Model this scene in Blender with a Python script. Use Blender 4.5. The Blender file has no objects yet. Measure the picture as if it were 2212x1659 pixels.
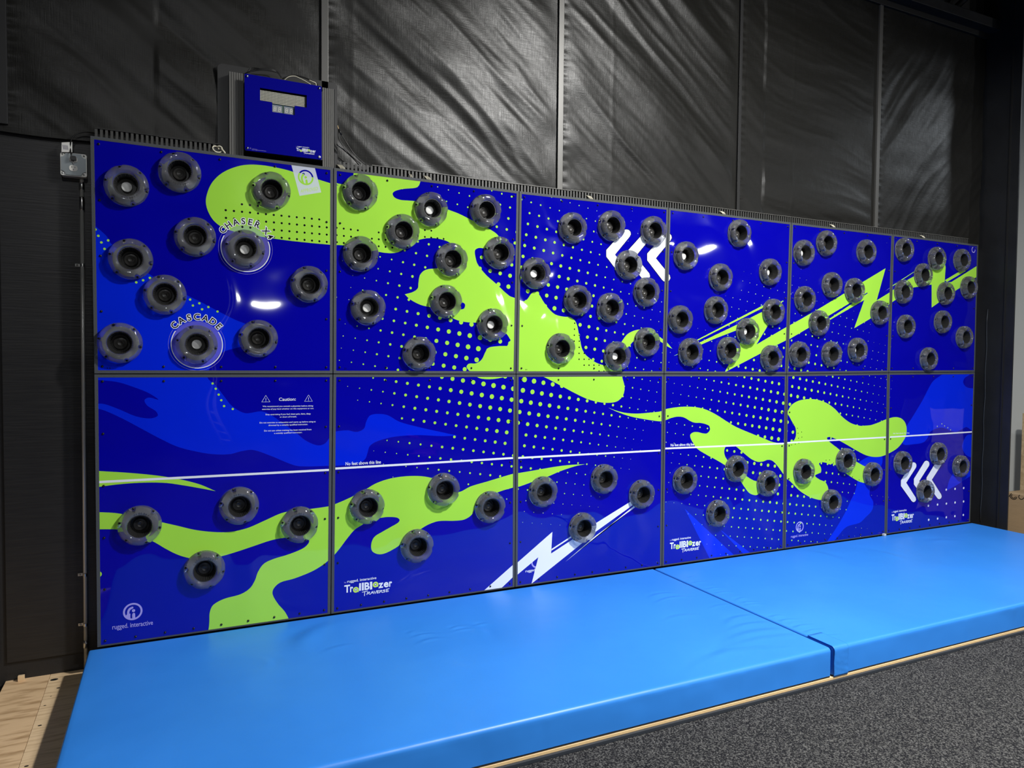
import bpy, bmesh, math, random
import numpy as np
from mathutils import Vector, Matrix, noise
from mathutils.geometry import tessellate_polygon

PI = math.pi
scn = bpy.context.scene
C = scn.collection

# ------------------------------------------------------------------ camera
# world: x runs along the climbing wall, y into the wall (panel faces at y = 0), z up, plywood deck at z = 0
FPX, YAW, PITCH, ROLL = 1540.0, 0.4433458540654497, -0.03543075922251967, 0.009037435855583772
Z0 = 1.578
CAM = np.array([0.3667063994142656, -4.2067236231437235, 0.0973797542078463 + Z0])
_cy, _sy, _cp, _sp, _cr, _sr = math.cos(YAW), math.sin(YAW), math.cos(PITCH), math.sin(PITCH), math.cos(ROLL), math.sin(ROLL)
FW = np.array([_sy*_cp, _cy*_cp, _sp])
RT0 = np.array([_cy, -_sy, 0.0]); UP0 = np.cross(RT0, FW)
RT = RT0*_cr + UP0*_sr; UP = -RT0*_sr + UP0*_cr

def raydir(u, v): return FW + RT*(u-1106)/FPX - UP*(v-829.5)/FPX
def ony(u, v, y=0.0):
    d = raydir(u, v); p = CAM + d*(y-CAM[1])/d[1]; return (float(p[0]), float(p[2]))
def onx(u, v, x):
    d = raydir(u, v); p = CAM + d*(x-CAM[0])/d[0]; return (float(p[1]), float(p[2]))
def onz(u, v, z):
    d = raydir(u, v); p = CAM + d*(z-CAM[2])/d[2]; return (float(p[0]), float(p[1]))

cd = bpy.data.cameras.new('camera'); cam = bpy.data.objects.new('camera', cd); C.objects.link(cam)
cd.sensor_width = 36.0; cd.sensor_fit = 'HORIZONTAL'; cd.lens = FPX/2212*36.0
cd.clip_start = 0.05; cd.clip_end = 100
M = Matrix((( RT[0], UP[0], -FW[0], CAM[0]), (RT[1], UP[1], -FW[1], CAM[1]), (RT[2], UP[2], -FW[2], CAM[2]), (0, 0, 0, 1)))
cam.matrix_world = M
scn.camera = cam

# ------------------------------------------------------------------ world, lamps and fill, exposure
w = bpy.data.worlds.new('hall'); scn.world = w; w.use_nodes = True
bg = w.node_tree.nodes['Background']; bg.inputs[0].default_value = (0.80, 0.88, 1.0, 1); bg.inputs[1].default_value = 0.10
scn.view_settings.view_transform = 'Standard'; scn.view_settings.look = 'None'
scn.view_settings.exposure = 0.0; scn.view_settings.gamma = 1.0
scn.view_settings.use_curve_mapping = False

def lamp(loc, target, power, sx, sy, col, spread=180):
    l = bpy.data.lights.new('ceiling_or_fill_light', 'AREA'); l.shape = 'RECTANGLE'; l.size = sx; l.size_y = sy
    l.energy = power; l.color = col; l.spread = math.radians(spread)
    o = bpy.data.objects.new('ceiling_or_fill_light', l); C.objects.link(o); o.location = loc
    o.rotation_euler = (Vector(target)-Vector(loc)).to_track_quat('-Z', 'Y').to_euler()
    return o
lamp((3.9, -3.4, 4.9), (3.8, -1.9, 0.0), 310, 0.30, 0.30, (1.0, 0.985, 0.95), 152)
lamp((4.6, -5.7, 5.1), (4.2, -4.6, 0.0), 150, 0.5, 0.22, (0.95, 0.98, 1.0), 150)
lamp((10.6, -2.2, 5.1), (9.4, -0.8, 0.0), 42, 0.4, 0.4, (0.86, 0.93, 1.0), 130)
lamp((0.0, -6.2, 5.1), (0.0, -4.6, 0.0), 40, 0.4, 0.22, (0.97, 0.98, 1.0), 150)  # added fill without a known fixture, brightens the conduit and outlet box
for L in ((3.1, -21.0, 3.75), (13.9, -21.0, 4.5), (14.4, -12.3, 4.5)):
    lamp(L, (3.5, 0, 1.5), 75, 0.42, 0.18, (1.0, 1.0, 1.0))

# ------------------------------------------------------------------ materials
MAT = {}
def newmat(name):
    m = bpy.data.materials.new(name); m.use_nodes = True
    nt = m.node_tree; b = nt.nodes['Principled BSDF']
    return m, nt, b
def pmat(name, col, rough=0.5, metal=0.0, spec=0.5, coat=0.0, trans=0.0, ior=1.5, bump=None, sheen=0):
    m, nt, b = newmat(name)
    b.inputs['Base Color'].default_value = (*col, 1); b.inputs['Roughness'].default_value = rough
    b.inputs['Metallic'].default_value = metal; b.inputs['Specular IOR Level'].default_value = spec
    b.inputs['Coat Weight'].default_value = coat; b.inputs['Transmission Weight'].default_value = trans
    b.inputs['IOR'].default_value = ior
    if bump:
        sc, dist = bump
        tc = nt.nodes.new('ShaderNodeTexCoord'); n = nt.nodes.new('ShaderNodeTexNoise'); n.inputs['Scale'].default_value = sc
        n.inputs['Detail'].default_value = 3
        bp = nt.nodes.new('ShaderNodeBump'); bp.inputs['Distance'].default_value = dist; bp.inputs['Strength'].default_value = 1
        nt.links.new(tc.outputs['Object'], n.inputs['Vector']); nt.links.new(n.outputs['Fac'], bp.inputs['Height'])
        nt.links.new(bp.outputs['Normal'], b.inputs['Normal'])
    MAT[name] = m
    return m

# wavy clear sheet over the print: one bump group shared by every printed colour
wg = bpy.data.node_groups.new('wavy_sheet', 'ShaderNodeTree')
wg.interface.new_socket('Normal', in_out='OUTPUT', socket_type='NodeSocketVector')
_g = wg.nodes.new('ShaderNodeNewGeometry'); _o = wg.nodes.new('NodeGroupOutput')
_n1 = wg.nodes.new('ShaderNodeTexNoise'); _n1.inputs['Scale'].default_value = 2.1; _n1.inputs['Detail'].default_value = 1.2; _n1.inputs['Roughness'].default_value = 0.35
_n1.inputs['Distortion'].default_value = 0.5
_b1 = wg.nodes.new('ShaderNodeBump'); _b1.inputs['Distance'].default_value = 0.020
wg.links.new(_g.outputs['Position'], _n1.inputs['Vector']); wg.links.new(_n1.outputs['Fac'], _b1.inputs['Height'])
wg.links.new(_b1.outputs['Normal'], _o.inputs[0])
def printmat(name, col, alpha=1.0):
    m, nt, b = newmat(name)
    b.inputs['Base Color'].default_value = (*col, 1); b.inputs['Roughness'].default_value = 0.035
    b.inputs['IOR'].default_value = 1.5; b.inputs['Alpha'].default_value = alpha
    g = nt.nodes.new('ShaderNodeGroup'); g.node_tree = wg
    nt.links.new(g.outputs[0], b.inputs['Normal'])
    MAT[name] = m
    return m
printmat('print_navy', (0.0020, 0.0016, 0.330))
printmat('print_blue', (0.0015, 0.0190, 0.680))
printmat('print_green', (0.370, 0.740, 0.065))
printmat('print_white', (0.80, 0.83, 0.90))
printmat('print_black', (0.006, 0.006, 0.012))
printmat('print_lilac', (0.38, 0.34, 0.80))
printmat('print_haze', (0.42, 0.38, 0.85), 0.24)
printmat('print_halo', (0.80, 0.85, 0.95), 0.70)
printmat('print_lime', (0.55, 0.80, 0.12))

pmat('frame_rubber', (0.055, 0.062, 0.070), 0.62, bump=(420, 0.0012))
pmat('panel_core', (0.012, 0.012, 0.013), 0.7)
pmat('clear_plastic', (0.92, 0.93, 0.96), 0.05, trans=0.945, ior=1.49)
pmat('cup_black', (0.018, 0.018, 0.018), 0.42)
pmat('cup_backing', (0.14, 0.145, 0.155), 0.3)
pmat('button_black', (0.045, 0.043, 0.040), 0.36)
pmat('button_white', (0.86, 0.86, 0.84), 0.3)
pmat('screw_black', (0.010, 0.010, 0.011), 0.22)
pmat('steel', (0.62, 0.62, 0.60), 0.28, metal=1.0)
pmat('galvanised', (0.62, 0.62, 0.58), 0.34, metal=0.35, bump=(60, 0.0004))
pmat('aluminium', (0.115, 0.113, 0.105), 0.5, metal=0.2)
pmat('box_grey', (0.26, 0.29, 0.30), 0.38, metal=0.6)
pmat('outlet_ivory', (0.74, 0.72, 0.66), 0.4)
pmat('paper_white', (0.72, 0.71, 0.68), 0.6)
pmat('ink_grey', (0.16, 0.15, 0.20), 0.6)
pmat('black_plastic', (0.012, 0.012, 0.012), 0.4)
pmat('black_paint', (0.011, 0.011, 0.012), 0.55, bump=(30, 0.002))
pmat('duct_grey', (0.045, 0.045, 0.043), 0.5)
pmat('duct_dark', (0.012, 0.012, 0.012), 0.5)
pmat('wire_cream', (0.70, 0.66, 0.52), 0.45)
pmat('wire_black', (0.008, 0.008, 0.008), 0.35)
pmat('plate_blue', (0.0010, 0.0010, 0.240), 0.7, spec=0.04)
pmat('led_dot', (0.80, 0.77, 0.62), 0.5)
pmat('led_board', (0.10, 0.11, 0.09), 0.5)
pmat('digit_face', (0.22, 0.24, 0.27), 0.45)
pmat('digit_segment', (0.70, 0.70, 0.62), 0.5)
pmat('circuit_green', (0.010, 0.06, 0.035), 0.5)
pmat('circuit_teal', (0.01, 0.06, 0.12), 0.5)
pmat('batten_grey', (0.10, 0.098, 0.092), 0.40, metal=0.3)
pmat('batten_dark', (0.012, 0.012, 0.012), 0.5)
pmat('pale_column', (0.62, 0.63, 0.60), 0.55)
pmat('plywood_edge', (0.80, 0.56, 0.28), 0.6, bump=(90, 0.001))
pmat('rubber_strip', (0.030, 0.036, 0.046), 0.5)
pmat('hall_grey', (0.10, 0.10, 0.105), 0.7)
pmat('plastic_clip', (0.62, 0.62, 0.55), 0.4)

def noise_mat(name, c0, c1, scale, rough, vecscale=(1, 1, 1), bumpd=0.0, lo=0.3, hi=0.7, detail=6, spec=0.5):
    m, nt, b = newmat(name)
    tc = nt.nodes.new('ShaderNodeTexCoord'); mp = nt.nodes.new('ShaderNodeMapping'); mp.inputs['Scale'].default_value = vecscale
    n = nt.nodes.new('ShaderNodeTexNoise'); n.inputs['Scale'].default_value = scale; n.inputs['Detail'].default_value = detail
    r = nt.nodes.new('ShaderNodeValToRGB'); r.color_ramp.elements[0].position = lo; r.color_ramp.elements[1].position = hi
    r.color_ramp.elements[0].color = (*c0, 1); r.color_ramp.elements[1].color = (*c1, 1)
    nt.links.new(tc.outputs['Object'], mp.inputs['Vector']); nt.links.new(mp.outputs[0], n.inputs['Vector'])
    nt.links.new(n.outputs['Fac'], r.inputs[0]); nt.links.new(r.outputs[0], b.inputs['Base Color'])
    b.inputs['Roughness'].default_value = rough; b.inputs['Specular IOR Level'].default_value = spec
    if bumpd:
        bp = nt.nodes.new('ShaderNodeBump'); bp.inputs['Distance'].default_value = bumpd
        nt.links.new(n.outputs['Fac'], bp.inputs['Height']); nt.links.new(bp.outputs['Normal'], b.inputs['Normal'])
    MAT[name] = m
    return m
noise_mat('carpet', (0.014, 0.014, 0.016), (0.155, 0.152, 0.145), 150, 0.95, bumpd=0.008, lo=0.45, hi=0.72, detail=2.5, spec=0.1)
noise_mat('plywood', (0.44, 0.27, 0.13), (0.78, 0.54, 0.31), 3.4, 0.65, vecscale=(1.5, 7, 1), bumpd=0.004, lo=0.33, hi=0.52, detail=7)
noise_mat('plywood_pale', (0.62, 0.43, 0.24), (0.82, 0.60, 0.36), 4, 0.65, vecscale=(1.5, 12, 1), bumpd=0.002, lo=0.33, hi=0.52, detail=7)
noise_mat('cardboard', (0.33, 0.23, 0.13), (0.37, 0.26, 0.15), 8, 0.8, vecscale=(1, 1, 10))
noise_mat('strand_board', (0.38, 0.27, 0.14), (0.62, 0.47, 0.28), 28, 0.7, bumpd=0.003)
noise_mat('board_black', (0.010, 0.010, 0.011), (0.016, 0.0155, 0.0155), 6, 0.42, vecscale=(1, 1, 18), bumpd=0.0012)
noise_mat('wrap_black', (0.008, 0.0085, 0.010), (0.014, 0.015, 0.017), 3, 0.5, bumpd=0.01)

def make_vinyl():
    m, nt, b = newmat('vinyl_blue')
    tc = nt.nodes.new('ShaderNodeTexCoord')
    n = nt.nodes.new('ShaderNodeTexNoise'); n.inputs['Scale'].default_value = 1.3; n.inputs['Detail'].default_value = 3
    r = nt.nodes.new('ShaderNodeValToRGB'); r.color_ramp.elements[0].position = 0.3; r.color_ramp.elements[1].position = 0.7
    r.color_ramp.elements[0].color = (0.028, 0.225, 0.74, 1); r.color_ramp.elements[1].color = (0.034, 0.255, 0.82, 1)
    n2 = nt.nodes.new('ShaderNodeTexNoise'); n2.inputs['Scale'].default_value = 3.5; n2.inputs['Detail'].default_value = 2
    n3 = nt.nodes.new('ShaderNodeTexNoise'); n3.inputs['Scale'].default_value = 500
    ad = nt.nodes.new('ShaderNodeMath'); ad.operation = 'MULTIPLY_ADD'; ad.inputs[1].default_value = 0.02
    bp = nt.nodes.new('ShaderNodeBump'); bp.inputs['Distance'].default_value = 0.006
    for q in (n, n2, n3): nt.links.new(tc.outputs['Object'], q.inputs['Vector'])
    nt.links.new(n.outputs['Fac'], r.inputs[0]); nt.links.new(r.outputs[0], b.inputs['Base Color'])
    nt.links.new(n3.outputs['Fac'], ad.inputs[0]); nt.links.new(n2.outputs['Fac'], ad.inputs[2])
    nt.links.new(ad.outputs[0], bp.inputs['Height']); nt.links.new(bp.outputs['Normal'], b.inputs['Normal'])
    b.inputs['Roughness'].default_value = 0.40
    MAT['vinyl_blue'] = m
make_vinyl()

def make_tarp():
    m, nt, b = newmat('tarp_black')
    b.inputs['Base Color'].default_value = (0.0105, 0.0102, 0.0088, 1)
    b.inputs['Specular IOR Level'].default_value = 0.34
    tc = nt.nodes.new('ShaderNodeTexCoord')
    hs = []
    for sc in ((260, 1, 9), (7, 1, 260)):
        mp = nt.nodes.new('ShaderNodeMapping'); mp.inputs['Scale'].default_value = sc
        n = nt.nodes.new('ShaderNodeTexNoise'); n.inputs['Scale'].default_value = 1.0; n.inputs['Detail'].default_value = 2
        nt.links.new(tc.outputs['Object'], mp.inputs['Vector']); nt.links.new(mp.outputs[0], n.inputs['Vector']); hs.append(n)
    a = nt.nodes.new('ShaderNodeMath'); a.operation = 'ADD'
    nt.links.new(hs[0].outputs['Fac'], a.inputs[0]); nt.links.new(hs[1].outputs['Fac'], a.inputs[1])
    n4 = nt.nodes.new('ShaderNodeTexNoise'); n4.inputs['Scale'].default_value = 9; n4.inputs['Detail'].default_value = 6
    nt.links.new(tc.outputs['Object'], n4.inputs['Vector'])
    m4 = nt.nodes.new('ShaderNodeMath'); m4.operation = 'MULTIPLY_ADD'; m4.inputs[1].default_value = 4.0
    nt.links.new(n4.outputs['Fac'], m4.inputs[0]); nt.links.new(a.outputs[0], m4.inputs[2])
    bp = nt.nodes.new('ShaderNodeBump'); bp.inputs['Distance'].default_value = 0.0005
    nt.links.new(m4.outputs[0], bp.inputs['Height']); nt.links.new(bp.outputs['Normal'], b.inputs['Normal'])
    mr = nt.nodes.new('ShaderNodeMapRange'); mr.inputs[1].default_value = 0.6; mr.inputs[2].default_value = 1.4
    mr.inputs[3].default_value = 0.31; mr.inputs[4].default_value = 0.46
    nt.links.new(a.outputs[0], mr.inputs[0]); nt.links.new(mr.outputs[0], b.inputs['Roughness'])
    MAT['tarp_black'] = m
make_tarp()

# ------------------------------------------------------------------ object helpers
def empty(name, loc, label=None, cat=None, group=None):
    o = bpy.data.objects.new(name, None); o.empty_display_size = 0.05; C.objects.link(o); o.location = loc
    tag(o, label, cat, group); return o
def tag(o, label=None, cat=None, group=None, kind=None):
    if label: o['label'] = label
    if cat: o['category'] = cat
    if group: o['group'] = group
    if kind: o['kind'] = kind
    return o

class MB:
    """collects world-space geometry; build() links it as ONE mesh object"""
    def __init__(s): s.v = []; s.f = []; s.m = []; s.smooth = []
    def add(s, vs, fs, mi=0, sm=False):
        k = len(s.v); s.v += [tuple(map(float, p)) for p in vs]
        for f in fs: s.f.append([k+i for i in f]); s.m.append(mi); s.smooth.append(sm)
        return s
    def box(s, x0, x1, y0, y1, z0, z1, mi=0):
        vs = [(x, y, z) for x in (x0, x1) for y in (y0, y1) for z in (z0, z1)]
        return s.add(vs, [(0, 1, 3, 2), (4, 6, 7, 5), (0, 4, 5, 1), (2, 3, 7, 6), (0, 2, 6, 4), (1, 5, 7, 3)], mi)
    def prism(s, outline, y0, y1, mi=0):
        """outline: list of (x,z); extruded from y0 (front) to y1"""
        n = len(outline)
        vs = [(x, y0, z) for x, z in outline] + [(x, y1, z) for x, z in outline]
        tri = tessellate_polygon([[Vector((x, z, 0)) for x, z in outline]])
        fs = [tuple(t) for t in tri] + [tuple(n+i for i in reversed(t)) for t in tri]
        fs += [(i, (i+1) % n, n+(i+1) % n, n+i) for i in range(n)]
        return s.add(vs, fs, mi)
    def tube(s, pts, r, n=8, mi=0):
        pts = [Vector(p) for p in pts]; vs = []; fs = []
        prev = None
        for i, p in enumerate(pts):
            t = (pts[min(i+1, len(pts)-1)]-pts[max(i-1, 0)]).normalized()
            a = prev if prev is not None else (Vector((0, 0, 1)) if abs(t.z) < 0.9 else Vector((1, 0, 0)))
            u = (a - t*a.dot(t)).normalized(); prev = u; q = t.cross(u)
            rr = r[i] if isinstance(r, (list, tuple)) else r
            for k in range(n):
                an = 2*PI*k/n; vs.append(p+u*math.cos(an)*rr+q*math.sin(an)*rr)
        for i in range(len(pts)-1):
            for k in range(n): fs.append((i*n+k, i*n+(k+1) % n, (i+1)*n+(k+1) % n, (i+1)*n+k))
        fs.append(tuple(range(n))[::-1]); fs.append(tuple((len(pts)-1)*n+k for k in range(n)))
        return s.add(vs, fs, mi, True)
    def lathe(s, prof, c, n=32, mi=0, closed=False, rfun=None, sm=True, cap=True):
        """prof: (radius, depth towards the viewer); axis along -y through c"""
        vs = []; fs = []
        for (r, d) in prof:
            for k in range(n):
                a = 2*PI*k/n; rr = rfun(r, d, a) if rfun else r
                vs.append((c[0]+rr*math.cos(a), c[1]-d, c[2]+rr*math.sin(a)))
        m = len(prof); R = range(m) if closed else range(m-1)
        for i in R:
            j = (i+1) % m
            for k in range(n): fs.append((i*n+k, i*n+(k+1) % n, j*n+(k+1) % n, j*n+k))
        if not closed and cap:
            if prof[0][0] > 1e-6: fs.append(tuple(range(n)))
            if prof[-1][0] > 1e-6: fs.append(tuple((m-1)*n+k for k in range(n))[::-1])
        return s.add(vs, fs, mi, sm)
    def build(s, name, mats, parent=None, bevel=0, merge=False, fixn=True):
        me = bpy.data.meshes.new(name)
        off = Vector((0, 0, 0))
        if parent is not None:
            q = parent
            while q is not None: off += q.location; q = q.parent
        me.from_pydata([tuple(Vector(p)-off) for p in s.v], [], s.f)
        if isinstance(mats, str): mats = [mats]
        for m in mats: me.materials.append(MAT[m])
        me.polygons.foreach_set('material_index', s.m); me.polygons.foreach_set('use_smooth', s.smooth)
        if merge or bevel or fixn:
            bm = bmesh.new(); bm.from_mesh(me)
            if merge: bmesh.ops.remove_doubles(bm, verts=bm.verts, dist=1e-5)
            if bevel: bmesh.ops.bevel(bm, geom=bm.edges[:], offset=bevel, segments=2, affect='EDGES', profile=0.7)
            if fixn: bmesh.ops.recalc_face_normals(bm, faces=bm.faces)
            bm.to_mesh(me); bm.free()
        me.update()
        o = bpy.data.objects.new(name, me); C.objects.link(o)
        if parent is not None: o.parent = parent
        return o

def structure(o): o['kind'] = 'structure'; return o

# ------------------------------------------------------------------ the setting
WALL = 0.15
TARPZ = 2.782
TOPZ = 4.78
b = MB(); b.box(-6.5, 7.62, WALL, WALL+0.1, -0.03, 5.6); structure(b.build('wall_back', 'black_paint'))
# painted boards below the hung sheet
b = MB(); b.box(-0.412, 7.40, WALL-0.014, WALL-0.0005, 0.098, 2.80); structure(b.build('wall_board', 'board_black'))
b = MB(); b.box(-3.0, -0.445, WALL-0.014, WALL-0.0005, 0.098, 2.80); structure(b.build('wall_board', 'board_black'))

# hung sheet over the upper wall, with folds
BATX = [-0.385, 1.178, 2.755, 4.338, 5.905]
def fold(x, z):
    d = 0.0
    dist = min(abs(x-q) for q in BATX)
    pin = 1-math.exp(-(dist/0.10)**2)
    if x < 4.6:
        ux, uz = 0.80, -0.60
    elif x < 5.905:
        ux, uz = 0.98, -0.15
    else:
        ux, uz = 0.62, 0.78
    u = x*ux+z*uz; v = -x*uz+z*ux
    n1 = noise.noise(Vector((u*0.40, v*3.6, 3.1)))
    n2 = noise.noise(Vector((u*0.8+5, v*8.0+noise.noise(Vector((u*1.3, v*1.3, 0)))*1.0, 8.7)))
    n3 = noise.noise(Vector((u*2.6, v*26.0, 1.7)))
    amp = 1.0 if 0.3 < x < 4.4 else (0.55 if x < 0.3 else 0.45)
    if x > 5.9: amp = 0.42
    d += pin*amp*(0.030*n1 + 0.010*(0.5-abs(n2)*1.6) + 0.0036*n3)
    d += 0.006*noise.noise(Vector((x*1.3, z*5.0, 0.3)))*pin
    # vertical seams in the sheet
    for sx in (1.345, 3.18, 4.91):
        d += 0.0012*math.exp(-((x-sx)/0.013)**2)
    for q in BATX:   # puckers beside each batten
        dx = x-q
        if 0 < dx < 0.16: d += 0.004*math.sin(z*95+noise.noise(Vector((z*6, q, 0)))*6)*math.exp(-(dx/0.05)**2)
    return d
nx, nz = 700, 165
X0, X1 = -2.2, 7.37
vs = []
for j in range(nz+1):
    for i in range(nx+1):
        x = X0+(X1-X0)*i/nx; t = j/nz
        zb = TARPZ+0.004*math.sin(x*7)+0.006*noise.noise(Vector((x*2, 0, 0)))
        z = zb+(TOPZ-zb)*t
        k = min(1.0, (t*2.0)/0.06) if t < 0.03 else 1
        vs.append((x, WALL-0.045-fold(x, z)*k - 0.0, z))
fs = [(j*(nx+1)+i, j*(nx+1)+i+1, (j+1)*(nx+1)+i+1, (j+1)*(nx+1)+i) for j in range(nz) for i in range(nx)]
b = MB(); b.add(vs, fs, 0, True)
# folded hem at the bottom going back to the wall
hem = [(x, WALL-0.001, z+0.001) for (x, y, z) in vs[:nx+1]]
k0 = len(b.v); b.add(vs[:nx+1]+hem, [(i, i+1, nx+2+i, nx+1+i) for i in range(nx)], 0, True)
structure(b.build('wall_sheet', 'tarp_black', fixn=False))

for i, q in enumerate(BATX):
    b = MB(); top = TOPZ
    hw = 0.020 if i != 3 else 0.014
    y1 = WALL-0.045-0.001
    if i == 3:
        b.box(q-hw, q+hw, y1-0.016, y1+0.02, TARPZ+0.03, top); mt = 'batten_dark'
    else:
        b.box(q-hw, q+hw, y1-0.016, y1+0.02, TARPZ+0.03, top); mt = 'batten_grey' if i > 0 else 'batten_dark'
    structure(b.build('trim_%d' % (i+1), mt, bevel=0.002))

# eave beam, rafter and dark roof above the sheet
b = MB(); b.box(-6, 9.0, WALL-0.16, WALL+0.05, TOPZ+0.02, TOPZ+0.11); structure(b.build('trim_6', 'wrap_black', bevel=0.006))
b = MB(); b.box(-6, 9.0, WALL-0.07, WALL+0.02, TOPZ-0.03, TOPZ+0.02); structure(b.build('trim_7', 'duct_dark', bevel=0.004))
b = MB(); b.tube([(6.75, 0.06, TOPZ+0.06), (7.9, -0.2, 5.9)], 0.028, 6); structure(b.build('trim_8', 'wrap_black'))
b = MB(); b.box(-6.5, 16, -24, WALL+0.1, 5.7, 5.8); structure(b.build('ceiling', 'black_paint'))

# right side: black wrapped return wall, seam, pale column behind
yE = onx(2183, 900, 7.40)[0]
yT = onx(2196, 300, 7.40)[0]
b = MB()
b.add([(7.40, WALL, -0.03), (7.40, yE, -0.03), (7.40, yE, 5.7), (7.40, WALL, 5.7), (7.415, WALL, -0.03), (7.415, yE, -0.03), (7.415, yE, 5.7), (7.415, WALL, 5.7)],
      [(0, 1, 2, 3), (4, 7, 6, 5), (1, 5, 6, 2), (0, 3, 7, 4), (3, 2, 6, 7), (0, 4, 5, 1)])
structure(b.build('wall_right', 'wrap_black'))
b = MB(); ys = yE+0.075; b.box(7.388, 7.401, ys, ys+0.012, 0.0, 5.4); structure(b.build('trim_9', 'duct_dark'))
b = MB(); b.tube([(7.392, ys+0.16+0.004*math.sin(k*1.7), 0.15+k*0.12) for k in range(18)], 0.0035, 5); structure(b.build('trim_10', 'rubber_strip'))

# deck, edge and carpet
DF = -1.575
ga = onz(110, 1455, 0.0); gb_ = onz(40, 1659, 0.0)
gx = lambda y: ga[0]+(gb_[0]-ga[0])*(y-ga[1])/(gb_[1]-ga[1])
def slab(o, mt):
    n = len(o); b = MB(); b.add([(x, y, 0.0) for x, y in o]+[(x, y, -0.012) for x, y in o], [tuple(range(n)), tuple(range(n, 2*n))[::-1]]+[(i, (i+1) % n, n+(i+1) % n, n+i) for i in range(n)]); structure(b.build('floor_deck', mt))
DF = -1.5735
slab([(-0.421, DF), (gx(DF)-.001, DF), (gx(WALL)-.001, WALL), (-0.421, WALL)], 'plywood')
slab([(gx(DF)+.001, DF), (7.60, DF), (7.60, WALL), (gx(WALL)+.001, WALL)], 'plywood_pale')
b = MB(); b.box(-0.41, 7.60, DF+.01, WALL, -0.030, -0.012); structure(b.build('floor_joist', 'panel_core'))
b = MB()
for u, v, r_ in ((117, 1468, .013), (126, 1486, .006), (97, 1524, .004), (86, 1567, .006), (57, 1655, .006), (110, 1504, .003)):
    x, y = onz(u, v, 0.0003); b.add([(x+r_*math.cos(2*PI*k/14)*1.4, y+r_*math.sin(2*PI*k/14), 0.0003) for k in range(14)], [tuple(range(14))])
kn = b.build('floor_knots', 'duct_dark', fixn=False); structure(kn)
bw = onz(48, 1462, 0.01); b = MB(); b.box(bw[0]-.014, bw[0]+.014, WALL-.035, WALL-.016, 0.0, 0.028); tag(b.build('wood_block', 'plywood_pale', bevel=.002), 'tiny pale wood offcut at the foot of the black wall, bottom left', 'wood block')
b = MB(); b.box(-1.7, -0.447, DF, WALL+0.0, -0.018, -0.004); structure(b.build('floor_deck', 'plywood'))
b = MB(); b.box(-0.421, 7.60, DF-.0015, DF, -0.0125, -0.0005); structure(b.build('trim_11', 'plywood_edge'))
b = MB(); b.box(-1.7, 7.60, DF-.014, DF, -0.030, -0.013); structure(b.build('trim_12', 'rubber_strip', bevel=0.003))
b = MB(); b.box(-6.5, 16, -24, WALL+0.1, -0.06, -0.03); structure(b.build('floor', 'carpet'))
# the far side of the hall, seen only as reflections in the glossy sheets
b = MB(); b.box(-6.5, 16, -24.2, -24, -0.03, 5.7); structure(b.build('wall_front', 'hall_grey'))
b = MB(); b.box(-6.7, -6.5, -24, WALL+0.1, -0.03, 5.7); structure(b.build('wall_left', 'hall_grey'))
b = MB(); b.box(16, 16.2, -24, 3.0, -0.03, 5.7); structure(b.build('wall_far_right', 'hall_grey'))

# ------------------------------------------------------------------ climbing wall panels
TOP = [(195.2, 293.3), (720.5, 362.4), (1121.5, 413), (1444.1, 448.8), (1709.4, 480.8), (1928.6, 506.2), (2113, 528.8)]
MID = [(204, 807.6), (719.3, 807.6), (1114.7, 808.1), (1434.3, 807.5), (1698.9, 808), (1919.2, 805.1), (2105.5, 804)]
BOT = [(210.4, 1398), (714.5, 1328), (1112.5, 1267.8), (1429.6, 1222.8), (1693.5, 1187.5), (1913.3, 1154.7), (2095.2, 1130.2)]
tp = [ony(*p) for p in TOP]; md = [ony(*p) for p in MID]; bt = [ony(*p) for p in BOT]
GAP = 0.0025; RIM = 0.016
class Panel: pass
PANELS = []
DESC = [
 'glossy blue climbing panel at top left with two named ring targets and tilted pale sticker',
 'glossy upper panel, second from left, large green splash with blue inlets',
 'glossy upper panel, third from left, green hill below three white chevrons',
 'glossy upper panel, fourth from left, mostly plain blue with green bolt starting low',
 'glossy upper panel, fifth from left, crossed by wide green lightning bolt',
 'glossy upper panel at far right end with green zigzag reaching its edge',
 'glossy lower panel at far left with caution text and round logo',
 'glossy lower panel, second from left, green ribbon and white bolt tip at bottom right',
 'glossy lower panel, third from left, with white lightning bolt at its bottom',
 'glossy lower panel, fourth from left, two light blue spikes at its bottom',
 'glossy lower panel, fifth from left, big green blob and small round logo',
 'glossy lower panel at far right with white chevrons and rows of white dots']
def lerp2(a, b, t): return (a[0]+(b[0]-a[0])*t, a[1]+(b[1]-a[1])*t)
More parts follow.
